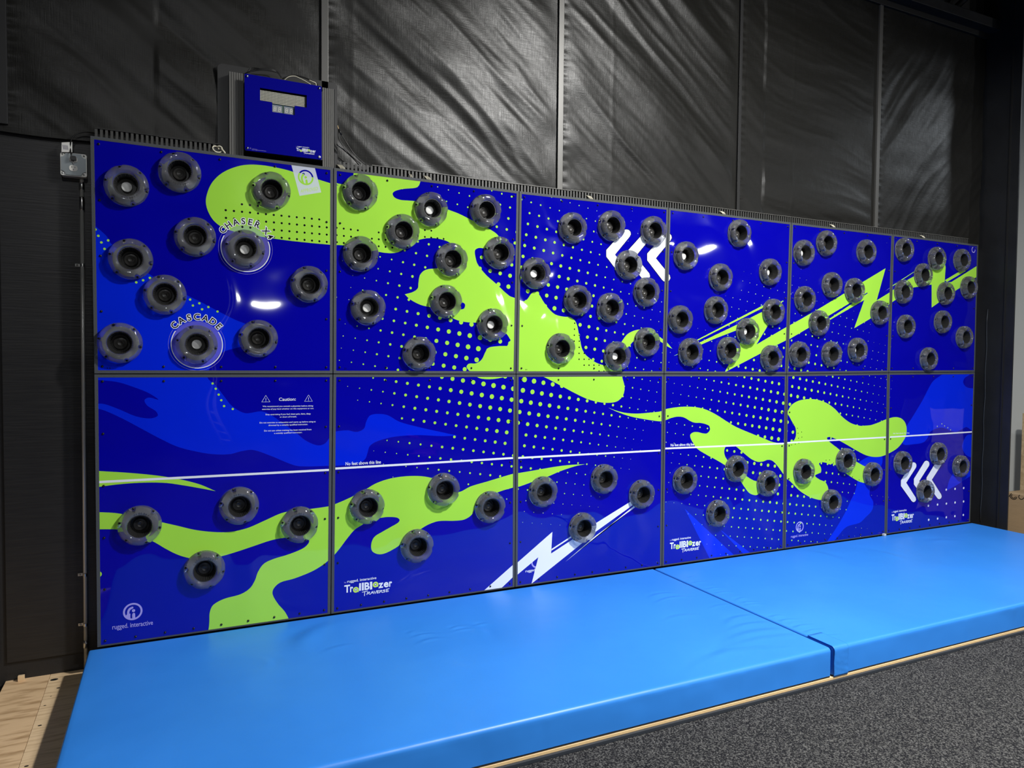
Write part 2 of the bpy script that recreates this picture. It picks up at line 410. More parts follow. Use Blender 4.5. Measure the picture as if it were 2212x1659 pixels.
for row in (0, 1):
    for i in range(6):
        A, B = (tp, md) if row == 0 else (md, bt)
        tl, tr, bl, br = A[i], A[i+1], B[i], B[i+1]
        gt = GAP if row == 1 else 0; gb = GAP if row == 0 else 0
        gl = 0 if i == 0 else GAP; gr = 0 if i == 5 else GAP
        q = [(bl[0]+gl, bl[1]+gb), (br[0]-gr, br[1]+gb), (tr[0]-gr, tr[1]-gt), (tl[0]+gl, tl[1]-gt)]
        if row == 1:  # bottoms rest just above the mat
            q[0] = (q[0][0], max(q[0][1], 0.162)); q[1] = (q[1][0], max(q[1][1], 0.162))
        rim = RIM
        rb = rim if row == 0 else 0.008
        qi = [(q[0][0]+rim, q[0][1]+rb), (q[1][0]-rim, q[1][1]+rb), (q[2][0]-rim, q[2][1]-rim), (q[3][0]+rim, q[3][1]-rim)]
        P = Panel(); P.row = row; P.i = i; P.q = q; P.qi = qi; P.face = MB()
        P.root = empty('climbing_wall', (0.5*(q[0][0]+q[1][0]), 0.0, q[0][1]), DESC[row*6+i], 'climbing wall panel', 'climbing wall panels in two rows of six')
        # frame: rubber covered rim with a deep side
        f = MB(); n = 4; y0, y1 = -0.0012, 0.055
        vs = [(x, y0, z) for x, z in q]+[(x, y0, z) for x, z in qi]+[(x, y1, z) for x, z in q]+[(x, 0.004, z) for x, z in qi]
        fs = []
        for k in range(4):
            l = (k+1) % 4
            fs += [(k, l, 4+l, 4+k), (k, 8+k, 8+l, l), (4+k, 4+l, 12+l, 12+k)]
        fs += []
        f.add(vs, fs); f.build('frame', 'frame_rubber', P.root)
        P.face.add([(x, 0.0, z) for x, z in qi], [(0, 1, 2, 3)], 0)
        PANELS.append(P)

PM = ['print_navy', 'print_blue', 'print_green', 'print_white', 'print_black', 'print_lilac', 'print_haze', 'print_halo', 'print_lime']
NAVY, BLUE, GREEN, WHITE, BLACK, LILAC, HAZE, HALO, LIME = range(9)
LAY = 0.00014
def clip(poly, conv):
    out = poly
    n = len(conv)
    for k in range(n):
        a, c = conv[k], conv[(k+1) % n]
        ex, ez = c[0]-a[0], c[1]-a[1]
        inp = out; out = []
        if not inp: break
        s = [(p[0]-a[0])*(-ez)+(p[1]-a[1])*ex for p in inp]
        for j in range(len(inp)):
            p, q2 = inp[j], inp[(j+1) % len(inp)]; sp, sq = s[j], s[(j+1) % len(inp)]
            if sp >= 0: out.append(p)
            if (sp > 0 and sq < 0) or (sp < 0 and sq > 0):
                t = sp/(sp-sq); out.append((p[0]+(q2[0]-p[0])*t, p[1]+(q2[1]-p[1])*t))
    return out
def paint(outline, mi, layer, panels=None, extra=None, mb=None):
    """outline: closed list of wall-plane points (x, z); triangulated and cut to each panel face"""
    tris = tessellate_polygon([[Vector((x, z, 0)) for x, z in outline]])
    xs = [p[0] for p in outline]
    for P in PANELS:
        if panels is not None and (P.row*6+P.i) not in panels: continue
        if max(xs) < P.qi[0][0]-.05 or min(xs) > P.qi[1][0]+.05: continue
        for t in tris:
            c = clip([outline[k] for k in t], P.qi)
            if extra and len(c) > 2: c = clip(c, extra)
            if len(c) > 2:
                (mb or P.face).add([(x, -LAY*layer, z) for x, z in c], [tuple(range(len(c)))], mi)
def spline(pts, closed=True, seg=7):
    """Catmull-Rom through pts; a point with a third entry is a sharp corner"""
    n = len(pts); out = []
    P = [Vector((p[0], p[1])) for p in pts]; sh = [len(p) > 2 for p in pts]
    for i in range(n if closed else n-1):
        j = (i+1) % n
        p1, p2 = P[i], P[j]
        m1 = Vector((0, 0)) ; m2 = Vector((0, 0))
        d = (p2-p1).length
        if sh[i] or (not closed and i == 0): m1 = (p2-p1)
        else:
            a = P[(i-1) % n]; d0 = (p1-a).length; tt = (p2-a)/(d0+d+1e-9); m1 = tt*d
        if sh[j] or (not closed and j == n-1): m2 = (p2-p1)
        else:
            c = P[(j+1) % n]; d1 = (c-p2).length; tt = (c-p1)/(d1+d+1e-9); m2 = tt*d
        for k in range(seg):
            t = k/seg; t2 = t*t; t3 = t2*t
            q = p1*(2*t3-3*t2+1)+m1*(t3-2*t2+t)+p2*(-2*t3+3*t2)+m2*(t3-t2)
            out.append((q.x, q.y))
    if not closed: out.append((P[-1].x, P[-1].y))
    return out
CR = {'A': (180, 270, .25316), 'B': (180, 600, .25316), 'L': (180, 990, .25316), 'D': (700, 330, .25316), 'E': (700, 660, .25316),
      'F': (700, 980, .25316), 'G': (1090, 400, .21700), 'H': (1090, 640, .21700), 'I': (1090, 940, .21700),
      'J': (1420, 440, .19892), 'K': (1420, 700, .19892), 'N': (1420, 920, .19892), 'O': (1780, 470, .18083), 'Q': (1780, 750, .18083),
      'R': (1860, 1000, .15913), 'S': (540, 840, .081374), 'T': (725, 1230, .072333), 'U': (500, 140, .099458), 'V': (440, 120, .18083), 'W': (100, 260, .10850)}
def px(key, x, y): a, b_, s = CR[key]; return (a+s*x, b_+s*y)
def conv(txt):
    """'A 10,20 30,40! D 5,6' -> wall-plane points; ! marks a sharp corner"""
    out = []; key = None
    for tok in txt.split():
        if tok in CR: key = tok; continue
        s = tok.endswith('!'); x, y = map(float, tok.rstrip('!').split(','))
        p = ony(*px(key, x, y)); out.append((p[0], p[1], 1) if s else p)
    return out
def blob(txt, mi, layer, **k):
    o = spline(conv(txt)); paint(o, mi, layer, **k)
    if mi == BLUE: BLUEOUT.append(o)
def poly(txt, mi, layer, **k): paint([p[:2] for p in conv(txt)], mi, layer, **k)
def disc(c, r, n=14): return [(c[0]+r*math.cos(2*PI*k/n), c[1]+r*math.sin(2*PI*k/n)) for k in range(n)]

BLUEOUT = []
# light blue areas
blob('A 80,845! 100,860 200,950 235,1010 560,1270 880,1450 B 1000,205 1150,285 1300,360 1400,400 1480,450 1420,560 1180,640 1090,750 1060,850 1130,920 1200,1010 1270,1095 1380,1155 '
     '1520,1140 1600,1170 1700,1240 1800,1310 1900,1390 2000,1430 2060,1415 2100,1365 E 70,1090 100,1075 200,1065 280,1078 340,1050 360,990 390,940 450,925 540,935 640,990 800,1035 1000,1080 1140,1110! '
     '1000,1114 800,1106 600,1120 450,1160 390,1200 370,1260 350,1310 300,1345 200,1360 100,1368 B 2100,1605 1900,1610 1800,1600 1600,1520 1450,1470 1350,1480 1250,1505 1100,1505 950,1480 800,1440 650,1370 500,1290 350,1210 200,1140 120,1115 70,1100! 60,900!', BLUE, 1)
blob('B 100,872! 160,875 300,892 450,940 560,985 640,1040 560,1022 522,1045 545,1090 620,1140 634,1178 570,1200 450,1182 300,1120 180,1078 100,1072!', NAVY, 2)
poly('N 298,900 835,1405 820,1440 570,1445', BLUE, 1)
poly('N 680,1125 1020,1387 1000,1405 945,1400', BLUE, 1)
blob('N 1820,1290! 1835,1268 1960,1080 2050,920 2100,810 2150,700 Q 420,1480 400,1400 470,1340 560,1300 690,1300 690,1400 R 160,230 115,420 165,530 150,640 60,740 N 2200,1050 2050,1100 1960,1200 1890,1290!', BLUE, 1)
blob('Q 1440,310! 1390,340 1300,410 1245,500 1190,610 1120,730 1040,860 985,950 940,1150 1080,1158 1190,1135 1240,1080 1270,1010 1400,960 1560,1010 1640,985 1700,955 1775,1000 1830,1000! 1830,480! 1790,492 1700,475 1662,420 1680,370 1730,335 1760,310!', BLUE, 1)
blob('Q 1650,1170 1700,1060 1770,1040 1800,1050! 1790,1330! 1700,1290 1660,1230', BLUE, 1)
blob('R 1162,375! 1200,230 1260,140 1350,120 1540,100! 1530,150! 1400,232 1300,300', BLUE, 1)

# green splashes
blob('A 2180,520! 2100,495 2020,470 1870,425 1700,375 1500,341 1350,346 1200,400 1100,490 1050,610 1052,700 1100,800 1180,870 1300,912 1500,950 1700,980 1900,1003 2100,1021 '
     'D 200,793 350,820 480,848 570,857 640,845 720,795 780,755 860,732 950,730 1050,755 1110,800 1120,880 1070,950 985,983 870,998 820,1040 805,1110 800,1155 760,1187 688,1208! 740,1255 830,1300 940,1325 1020,1360 1095,1410 1180,1440 1300,1450 '
     'E 1400,150 1480,180 1555,240 1592,295! 1562,345! 1480,347 1400,362 1375,400 1345,460 1300,492 1235,497 1216,520 1230,548 1262,575 1310,612 1350,625 1430,628 1530,612 H 140,758 220,750 300,762 410,812 560,890 700,965 830,1025 950,1055 1050,1060 1120,1045 1170,1000 1192,940 1190,880 1172,810 1165,735 1130,690 1010,688 960,680 900,655 850,620 800,575 770,520 755,455 '
     'G 740,1490 725,1410 700,1350 650,1315 580,1308 500,1285 430,1220 380,1150 340,1085 300,1063 265,1080 230,1130 200,1155 155,1148 D 1640,1243 1580,1220 1470,1120 1380,1040 1310,950 1288,870 1290,830 1325,812 1400,822 1470,800 1500,755 1480,700 1390,640 1260,575 1150,520 1060,485 930,425 790,413 720,408 650,402 600,380 585,348 610,325 680,308 760,302 800,290 820,250 815,220! 810,140! 253,130! 250,190 220,245 160,268 95,258', GREEN, 4)

blob('D 1180,1278 1203,1295 1195,1328 1165,1335 1150,1310', NAVY, 5)
blob('L 90,106! 125,108 400,125 650,150 850,185 1000,225 1128,280! 1000,256 850,230 700,210 500,208 300,222 125,245 90,252!', GREEN, 4)
blob('L 90,460! 130,460 250,465 330,475 500,500 670,545 800,575 950,610 1100,628 1250,628 1400,595 1550,530 1700,465 1850,440 1950,430 2100,408 F 95,430 200,385 330,320 450,250 600,205 780,190 920,208 1040,262 1100,320 1160,325 1250,280 1400,235 1610,172 I 135,378 300,350 500,315 650,297 800,289! 700,310 550,360 430,412 290,460 135,515 '
     'F 1610,290 1480,330 1370,385 1290,460 1260,520 1200,560 1120,572 980,575 900,600 830,640 740,710 660,770 600,810 520,850 460,857 410,830 403,770 430,710 500,665 570,625 630,590 645,565 620,545 540,540 480,548 400,560 320,610 260,650 200,720 140,800 95,855 '
     'L 2100,862 2050,905 1950,965 1800,1025 1680,1060 1625,1110 1615,1160 1660,1240 1720,1310 1755,1380 1780,1500! 1060,1500! 1070,1450 1075,1400 1080,1310 1110,1250 1200,1200 1340,1160 1420,1110 1465,1040 1490,970 1540,900 1620,860 1750,820 1880,765 1925,718 1920,690 1800,672 1700,680 1600,700 1450,750 1300,800 1180,835 1050,862 900,850 800,820 700,770 600,712 450,650 290,608 200,605 130,605 90,605!', GREEN, 4)
blob('H 1028,1107! 1100,1135 1200,1160 1320,1168 1450,1158 1555,1145 K 85,925 200,905 310,897 430,905 530,930 640,985 750,1055 850,1115 1000,1180 1150,1240 1250,1280 1370,1298 1430,1288 1480,1265 1503,1215 1500,1130 1470,1075 1430,1000 1408,965 1425,930 1440,900 1480,860 1550,828 1650,815 1750,825 1850,865 1930,925 2010,1010 2100,1075 2200,1105 '
     'Q 480,938 560,930 650,900 750,858 850,835 920,850 965,895 985,960 980,1050 940,1130 870,1210 770,1270 680,1305 590,1310 500,1290 400,1240 280,1170 180,1115 100,1080 60,1072 35,1083 45,1110 100,1160 160,1205 260,1290 400,1375 470,1415 540,1450 570,1530 540,1610 490,1622 420,1605 340,1560 250,1500 180,1440 100,1390 '
     'N 1880,420 1830,400 1775,395 1755,412 1775,450 1775,500 1712,540 1760,582 1820,610 1850,660 1855,710 1835,770 1790,803 1720,795 1640,765 1540,700 1440,600 1400,570 1365,520 1300,430 1250,380 1200,368 1150,385 1090,390 1020,360 950,305 880,245 840,215 790,205 745,222 725,270 735,330 765,375 860,450 960,540 1040,590 1090,605 1150,640 1140,700 1090,745 1060,752 1000,730 950,670 910,610 850,530 745,435 640,370 520,305 430,245 385,180 360,130 358,95 390,70 440,68 500,82 540,80 570,45 565,5 '
     'K 545,1095 480,1075 400,1070 350,1050 290,1015 220,1005 150,1020 85,1045 H 1555,1245 1400,1225 1250,1195 1120,1150', GREEN, 4)
blob('H 1160,458! 1220,380 1290,342 1370,331 1470,357 1550,410 1610,455 1668,523! 1600,487 1550,450 1450,425 1350,425 1280,450 1235,500 1180,525!', GREEN, 4)
poly('K 178,347 240,315 240,322', GREEN, 4)
# green bolts
poly('J 430,1478 1148,1104 1152,1128 436,1488', GREEN, 4)
poly('J 455,1510 870,1310 1155,1165 1365,1050 1205,1315 1075,1530 1400,1340 1440,1320 1730,1155 2045,965 O 470,765 735,605 628,990 790,890 815,870 995,745 1095,690 1270,585 1420,470 1452,590 1440,775 1520,770 1870,550 1870,680 1575,870 1285,1075 1285,800 1070,835 815,1010 790,1025 590,1185 360,1322 480,985 J 1640,1398 1655,1390 O 520,905 517,895 '
     'J 1655,1340 K 1440,160 1400,175 1310,220 730,524 765,460 900,200 J 890,1400 870,1370 600,1475 472,1532', GREEN, 4)
poly('O 1440,750 1660,618 1690,640 1470,768', GREEN, 4)
poly('O 815,812 1095,632 1095,638 820,820', GREEN, 4)
poly('O 730,880 815,815 815,822', LILAC, 4)
# white bolt and its rays
poly('F 1365,1167 1612,948 1612,1052 1493,1165', WHITE, 7)
poly('I 125,1270 475,962 462,1178 665,1045 920,868 1255,660 1290,685 905,962 740,1100 268,1478 335,1215 125,1390', WHITE, 7)
poly('I 468,1132 665,1003 668,1017 465,1150', WHITE, 7)
poly('I 1283,707 1298,717 905,1002 605,1260', WHITE, 7)
# chevrons
def chevron(key, dx, dy, pts, mi, lay):
    poly(key+' '+' '.join('%g,%g' % (x+dx, y+dy) for x, y in pts), mi, lay)
CH1 = [(1182, 456), (1195, 445), (1213, 441), (1235, 447), (1252, 465), (1256, 490), (1243, 515), (1098, 692), (1235, 860), (1243, 890), (1228, 915), (1205, 926), (1180, 922), (1162, 908), (1012, 712), (1012, 645)]
CH2 = [(680, 10), (692, -3), (712, -10), (733, -2), (748, 18), (750, 45), (742, 66), (612, 268), (740, 470), (745, 498), (736, 520), (714, 532), (694, 526), (682, 512), (540, 312), (540, 238)]
def grow(pts, k):
    cx = sum(p[0] for p in pts)/len(pts); cy = sum(p[1] for p in pts)/len(pts); o = []
    n = len(pts)
    for i, p in enumerate(pts):
        a, c = pts[i-1], pts[(i+1) % n]; t = (c[0]-a[0], c[1]-a[1]); L = math.hypot(*t); o.append((p[0]+t[1]/L*k, p[1]-t[0]/L*k))
    return o
for dx, dy in ((0, 0), (204, 18), (407, 36)):
    chevron('G', dx, dy, grow(CH1, 5), BLACK, 6); chevron('G', dx, dy, CH1, WHITE, 7)
for dx, dy in ((0, 0), (176, -22), (348, -40)):
    chevron('R', dx, dy, grow(CH2, 5), BLACK, 6); chevron('R', dx, dy, CH2, WHITE, 7)

# halftone dots: two square screens, radius read from samples across the wall
S1 = """855 667 3;927 682 4;970 716 4.8;1014 724.6 5.2;1031.7 751 5.6;961.6 763.8 4.6;868 746.8 3;815 763.3 2.3;763.8 754.7 1.3;738 750 .7;786 784 1.8;1064 834.7 5.3;1000 824.6 4.7;880.3 831 3.3;802.5 845.3 1.8;750.6 838 .8;919.8 887 3.4;1098.8 887.9 4.6;1096 911 4.4;977.3 968.4 3;886 958 2.3;857 980 1.3;1014 978.5 3;993.7 1019 2;1078.5 1027 2.5;849 1030 .8;1135.1 823.4 5.8;1194.8 833.1 4.7;1131.2 846.2 5.2;1171.4 852.7 4.7;1249 864.6 3.6;1323.3 876.5 2.7;1376.9 884.8 1.4;1226.7 884.1 3.6;1123.6 891.7 4.5;1280.5 914.5 2.6;1371 927.5 1;1135 963.3 3.3;1213.7 972.4 2.8;1292.9 960 1.8;1364.5 969.8 .6;1191 993.3 2.5;1128.4 1009.4 2.7;1248.8 999.2 2;1223.5 1042 1.5;1155 1105 1;1242 1044.2 1.2;1276.6 1070.2 .7;1132.3 1126.6 .7;1194.2 1108.2 .8;1096.5 473.1 2.8;1149.2 437.3 1.9;1193 425.6 1.2;1252.8 443.8 1.2;1142 484.6 2.8;1158.8 513.5 3.2;1135.6 531.3 3.5;1131.9 554.7 3.7;1219.1 529.8 2.8;1257.5 540 2.4;1209.4 597.9 3.8;1279.9 522.6 2;1295.7 549.7 1.7;1311.3 576.9 1.8;1326.1 603.3 1.7;1359.1 633.9 1.3;1269.5 589.4 2.8;1142 629.4 4.6;1202.2 643 4;1282 638.7 3;1355.8 655.6 1.7;1370.6 681.4 1.4;1405.3 689 1;1198.5 665.8 4.8;1275.5 682.8 3.4;1253.4 700.5 4;1328 716.8 2.5;1269 727 3.6;1265.8 748.9 3.6;1299.4 778.2 3.3;1374.9 770.6 1.7;1410 777.4 1.2;1389.5 795.2 1.5;1368.4 817.9 1.7;1403.6 824.5 1.1;1365.6 839.2 1.7;1397 866.8 1;967.6 409.8 1.2;1013.2 423.7 1.8;1061.3 412.3 1.6;1100 449 2.3;986.1 441.4 1.9;1096.8 473.1 2.8;1039.3 556.6 4;1057 586.2 4.3;1096.3 619.9 4.8;925.6 528 2.5;870.2 566.2 2.4;845.6 560.4 1.8;894.2 572.3 2.6;841.8 586.2 2.1;816.5 580.2 1.5;890.4 597.1 2.9;862 616.9 2.7;838 611.1 2.2;812.7 605.5 1.6;787.4 600.2 1.1;761.5 594.1 .7;859 641.9 2.7;834.2 636.9 2.2;903.3 676.9 3.4;850.7 692.1 2.7;793.7 733.4 1.9;767.9 728.8 1.4;846.9 717.4 2.8;735 600 0;735 680 .3;735 880 0;780 900 .4;745 1000 0;790 1010 0;800 1100 0;1000 1160 0;1140 1170 0;1250 1120 0;1330 1060 0;1400 1000 0;1410 940 .3;1420 720 .5;1420 600 0;1350 520 .5;1320 450 0;1250 425 .5;900 390 .3;800 520 .5;1410 480 0;1400 560 .3;760 1180 0;850 1190 0;900 1150 0;930 1230 0;1030 1200 0;1080 1130 0;860 1100 0;960 1110 0;1050 1230 0;1095 1240 0;780 1240 0;820 1060 0;1130 1200 0;1170 1160 0;1200 1210 0;1350 1180 0;1300 1150 0;1380 1100 0;900 1270 0"""
S2 = """1603 627 .7;1632.8 635.5 .9;1680.2 627.4 .9;1695 631.3 1;1600 647.9 .9;1597 667.3 1.1;1683.5 708.5 2;1651.7 721.4 2;1662.7 642.9 1.2;1573.2 724.4 1.3;1535.4 758.1 1.4;1532.4 778.2 1.5;1548.3 781.2 1.8;1545.3 801.8 1.8;1610.3 793.9 2.7;1640.4 799.8 3;1692.5 750.7 2.5;1711.8 734.4 2.2;1742.2 721.9 1.9;1767.1 747.1 1.9;1798.9 716.3 1.3;1824.8 722.3 1.2;1762.1 784.9 2.6;1731.9 797.9 2.9;1830.3 780.6 1.6;1822.2 740.8 1.4;1815.3 796.1 1.8;1855 786.2 1;1880.3 791.6 .7;1814.4 700.5 1;1803.5 678.8 .9;1837.3 725.3 .9;1457.8 829.3 .7;1491 835.6 1.2;1526.4 821.3 1.7;1557.8 827.3 2.1;1589.1 833.3 2.5;1620.3 839.2 2.9;1650.7 845.2 3.1;1679.6 850.6 3.5;1638.2 822.7 3;1682.5 831.3 3.2;1691.5 872.4 3.7;1688.5 891.9 3.9;1671.6 908.8 3.9;1683.1 930.7 4.2;1680.6 949.6 4.2;1638.8 922.8 3.5;1609 918.2 3.1;1580.5 892.9 2.7;1549.3 887.6 2.2;1520.4 862.1 1.8;1488 856.1 1.3;1454.8 850.2 .8;1445.9 912.4 .9;1479.1 917.8 1.4;1511.5 922.8 1.7;1714.4 816.8 3.2;1742.2 821.9 2.8;1769.5 827.7 2.7;1795.9 832.9 2.4;1822.4 838.2 2;1847.6 843.2 1.6;1723.3 857.1 3.7;1752.2 843.8 3.3;1780.4 849.2 2.8;1806.9 854.1 2.6;1804.3 872.4 2.7;1842.7 879.6 2;1837.9 822.3 1.7;1862.3 827.7 1.4;1887.6 832.8 1;1899.3 835 .8;1860.1 845.8 1.6;1884.9 850.7 1.1;1909.3 855.4 .6;1858.1 863.9 1.7;1894.8 871.1 1;1867.7 884.3 1.4;1892.1 888.9 1;1853.8 900.4 1.7;1878.2 904.6 1.3;1453.4 977.1 .9;1486.6 981.7 1.4;1518.9 986.2 1.8;1450.8 998 .7;1499.6 1004.5 1.6;1532 1008.9 2;1564.2 1012.9 2.5;1513.1 1027 1.7;1561.2 1033.4 2.2;1585.1 975.1 2.9;1628.2 1001.5 3.4;1657.7 1005.5 3.6;1684.5 1029.4 3.5;1625.5 1021 3.2;1510.5 1047.3 1.5;1574.1 1055.3 2.3;1605 1058.6 2.7;1505.5 1088.7 1.2;1540.3 1071.8 1.8;1587.1 1077.1 2.4;1661.7 1085.5 2.9;1679.2 1067.8 3.2;1630.2 1102 2.4;1673.6 1106.4 2.6;1597.6 1118.9 2;1686.1 1127.5 2.3;1595 1138.8 1.7;1639.8 1142.8 2;1684.1 1146.7 2;1562.2 1156.3 1.1;1608 1160.1 1.5;1637.8 1162.7 1.6;1681.6 1166.2 1.6;1575.1 1178 1;1635.4 1182.2 1.2;1679.6 1185.5 1.3;1712.4 1050.7 3.2;1710.4 1069.6 2.9;1737.8 1072.6 2.6;1762.5 1094.4 2.1;1719.7 1109 2.3;1760.7 1112.9 2;1787 1115.5 1.6;1813.8 1117.9 1.3;1745.2 1130.4 1.7;1798.9 1135.4 1.2;1715.4 1147.3 1.8;1756.1 1150.7 1.5;1796.5 1153.7 .9;1698.5 1165.6 1.5;1740.2 1168.6 1.2;1781 1171.6 .8;1785 1020.8 2.4;1821.8 1044.7 1.6;1847 1047.3 1.3;1830.3 1082.5 1.2;1460 500 0;1600 500 0;1700 560 0;1550 600 0;1500 680 .2;1460 640 0;1455 700 .2;1470 780 .5;1760 600 .3;1850 650 .2;1850 560 0;1900 720 .2;1900 600 0;2000 700 0;1935 800 0;1940 870 0;1940 950 0;1900 980 .6;1900 1040 .3;1870 1100 .3;1830 1150 .2;1900 1130 0;1950 1050 0;1460 1060 .5;1470 1120 .2;1500 1160 0;1450 1180 0;1540 1200 0;1500 500 0;1560 540 0;1640 500 0;1680 540 0;1640 570 0;1500 620 0;1540 560 0;1580 610 0;1480 720 .3;1790 560 0;1760 520 0;1870 600 0;1780 640 .5;1740 680 .8;1560 650 .5;1700 600 .4;1500 740 .4;1520 710 .5"""
def samples(S):
    A = []
    for a in S.split(';'):
        x, y, r = map(float, a.split()); p = ony(x, y); q2 = ony(x, y+10)
        A.append((p[0], p[1], r*(p[1]-q2[1])/10))
    return np.array(A)
def inside(p, poly_):
    c = False; n = len(poly_); j = n-1
    for i in range(n):
        xi, yi = poly_[i]; xj, yj = poly_[j]
        if (yi > p[1]) != (yj > p[1]) and p[0] < (xj-xi)*(p[1]-yi)/(yj-yi)+xi: c = not c
        j = i
    return c
def halftone(S, o, Mx, xr):
    A = samples(S); o = (o[0], o[1]+Z0)
    for i in range(-75, 76):
        for j in range(-45, 46):
            x = o[0]+Mx[0][0]*i+Mx[0][1]*j; z = o[1]+Mx[1][0]*i+Mx[1][1]*j
            if not (xr[0] < x < xr[1] and 0.15 < z < 2.8): continue
            d2 = (A[:, 0]-x)**2+(A[:, 1]-z)**2
            if d2.min() > 0.13: continue
            wgt = 1/(d2+0.0008)**1.6; r = float((wgt*A[:, 2]).sum()/wgt.sum())
            if r < 0.0015 or any(inside((x, z), bo) for bo in BLUEOUT): continue
            paint(disc((x, z), r, 16 if r > .006 else 8), GREEN if r > 0.0035 else LIME, 3)
halftone(S1, (1.93887214, -0.10324665), [[0.07058519906188232, -0.011076276986824701], [-0.011132474472195654, -0.07120014293507525]], (1.20, 3.592))
halftone(S2, (4.2690601, -0.08892094), [[0.07223940601283116, -0.010746777116139895], [-0.010966847361075907, -0.07161161445812163]], (3.592, 6.05))
def dots(txt, rpx, mi, lay, n=12):
    for p in conv(txt):
        q2 = rpx*0.0022 if rpx < 0 else rpx
        paint(disc(p[:2], q2, n), mi, lay)
def rowdots(key, rows, r):
    for x0, y0, x1, y1, n in rows:
        a = ony(*px(key, x0, y0)); c = ony(*px(key, x1, y1))
        for k in range(n): paint(disc(lerp2(a, c, k/(n-1)), r, 12), BLACK, 6)
rowdots('A', [(1353, 677, 1490, 690, 3), (1215, 727, 2013, 806, 13), (1217, 793, 2077, 874, 14), (1357, 870, 2077, 936, 12), (1560, 950, 2077, 998, 9)], 0.0060)
rowdots('D', [(860, 660, 915, 665, 2), (107, 640, 288, 662, 4), (466, 680, 525, 685, 2), (860, 718, 1020, 735, 4), (107, 703, 230, 716, 3), (408, 733, 525, 743, 3), (109, 763, 168, 770, 2), (466, 798, 640, 814, 4)], 0.0058)
dots('H 697,268 695,328 693,388 692,447 743,388 743,447 742,508 741,568 741,627 792,568 791,627 840,627 791,686 840,686 889,686 940,686 989,690 940,745 989,745', 0.0052, BLACK, 6)
dots('K 1478,1087 1521,1131 1527,1185 1565,1173 1532,1240 1568,1228 1497,1303 1536,1294 1457,1313 1428,1318 1832,1478 1870,1475 1912,1508 N 2080,520 2118,553 2157,592 2190,587', 0.0040, BLACK, 6)
dots('A 103,892 128,946 154,1002 181,1057 212,985 452,1343 510,1325 568,1305 B 911,186 935,237 990,218 1013,269 1067,250 1103,902 1130,947 1155,997 1177,1045 1201,1095 1275,1120 1145,288', 0.0062, GREEN, 3)
dots('Q 1407,915 1440,940 1478,962 1512,988 1353,945', 0.0050, LIME, 3)
dots('R 1155,363 1275,352 1392,340 912,580 1037,565 1157,552 1275,537 1390,523 917,772 1038,755 1156,738 1272,722 1387,706', 0.0105, WHITE, 7)
dots('L 128,990', 0.016, GREEN, 3)
# the long white line across the lower row
ln = [ony(*p) for p in ((205, 1041.8), (711.7, 1015), (724, 1012.2), (1108.2, 989.3), (1119.3, 989.2), (1426.4, 973), (1435.9, 968.9), (1693.5, 958), (1699.4, 956.6), (1913.8, 944.5), (1922, 944.2), (2106, 932.6))]
for k in range(0, 12, 2):
    a, c = ln[k], ln[k+1]; h = 0.0062
    paint([(a[0], a[1]-h), (c[0], c[1]-h), (c[0], c[1]+h), (a[0], a[1]+h)], WHITE, 7)

# ring hold centres read from the photo, w = white centre
H = {0: 'A 366,512w 823,397 1607,556 955,950 1383,1053w 403,1140 1932,1357 697,1445 B 312,555 970,568w 1497,518',
     1: 'D 315,333 922,478w 1387,492 677,668 320,860 1097,910 1505,852 1047,1268 382,1320w 1448,1465w E 820,410',
     2: 'G 690,423 1078,400 1495,452 322,875w 1247,793 740,1145 1065,1220 1425,1062 H 570,520 1133,597w 1428,455',
     3: 'J 905,318 325,563w 700,798 1240,740w 650,1155 262,1257 1273,1175 993,1387w K 373,305 787,287 1250,372',
     4: 'J 1605,532w 1850,427 O 520,408 J 1615,1035 1910,880 O 380,870 J 1770,1295 O 685,1135 K 1555,330 1905,325 Q 415,35w',
     5: 'O 975,383 1363,487 1663,508 1200,685 965,885w 1470,905 1745,835 993,1300 1433,1245 1690,1430 Q 1265,140',
     6: 'L 482,580 1333,410 1850,572 1037,958', 7: 'F 375,455 1028,310 1425,460 800,793', 8: 'I 393,568 1003,440 1377,592 787,925',
     9: 'N 312,593 872,468 1213,627 670,955', 10: 'N 1605,497 2060,378 Q 597,1520 N 1903,828', 11: 'Q 955,1383 1382,1275 1648,1425 R 888,388'}

# ------------------------------------------------------------------ lettering
_font = bpy.data.curves.new('t', 'FONT').font
def textmesh(s, bold=0.0, spacing=1.0):
    cu = bpy.data.curves.new('lettering', 'FONT'); cu.body = s; cu.offset = bold; cu.space_character = spacing
    cu.resolution_u = 3
    o = bpy.data.objects.new('tmp_lettering', cu); C.objects.link(o)
    dg = bpy.context.evaluated_depsgraph_get()
    me = bpy.data.meshes.new_from_object(o.evaluated_get(dg))
    vs = [(v.co.x, v.co.y) for v in me.vertices]; fs = [tuple(p.vertices) for p in me.polygons]
    bpy.data.objects.remove(o); bpy.data.meshes.remove(me); bpy.data.curves.remove(cu)
    return vs, fs
def put_text(mb, s, x0, z0, x1, z1, h, mi, lay, bold=0.0, y=0.0, slant=0.0):
    """baseline from (x0,z0) to (x1,z1); h = height of a capital"""
    vs, fs = textmesh(s, bold)
    if not vs: return
    xa = min(v[0] for v in vs); xb = max(v[0] for v in vs); L = x1-x0
    sx = L/(xb-xa); sy = h/0.70
    out = [(x0+(v[0]-xa)*sx+v[1]*sy*slant, y-LAY*lay, z0+(z1-z0)*(v[0]-xa)/(xb-xa)+v[1]*sy) for v in vs]
    mb.add(out, fs, mi)
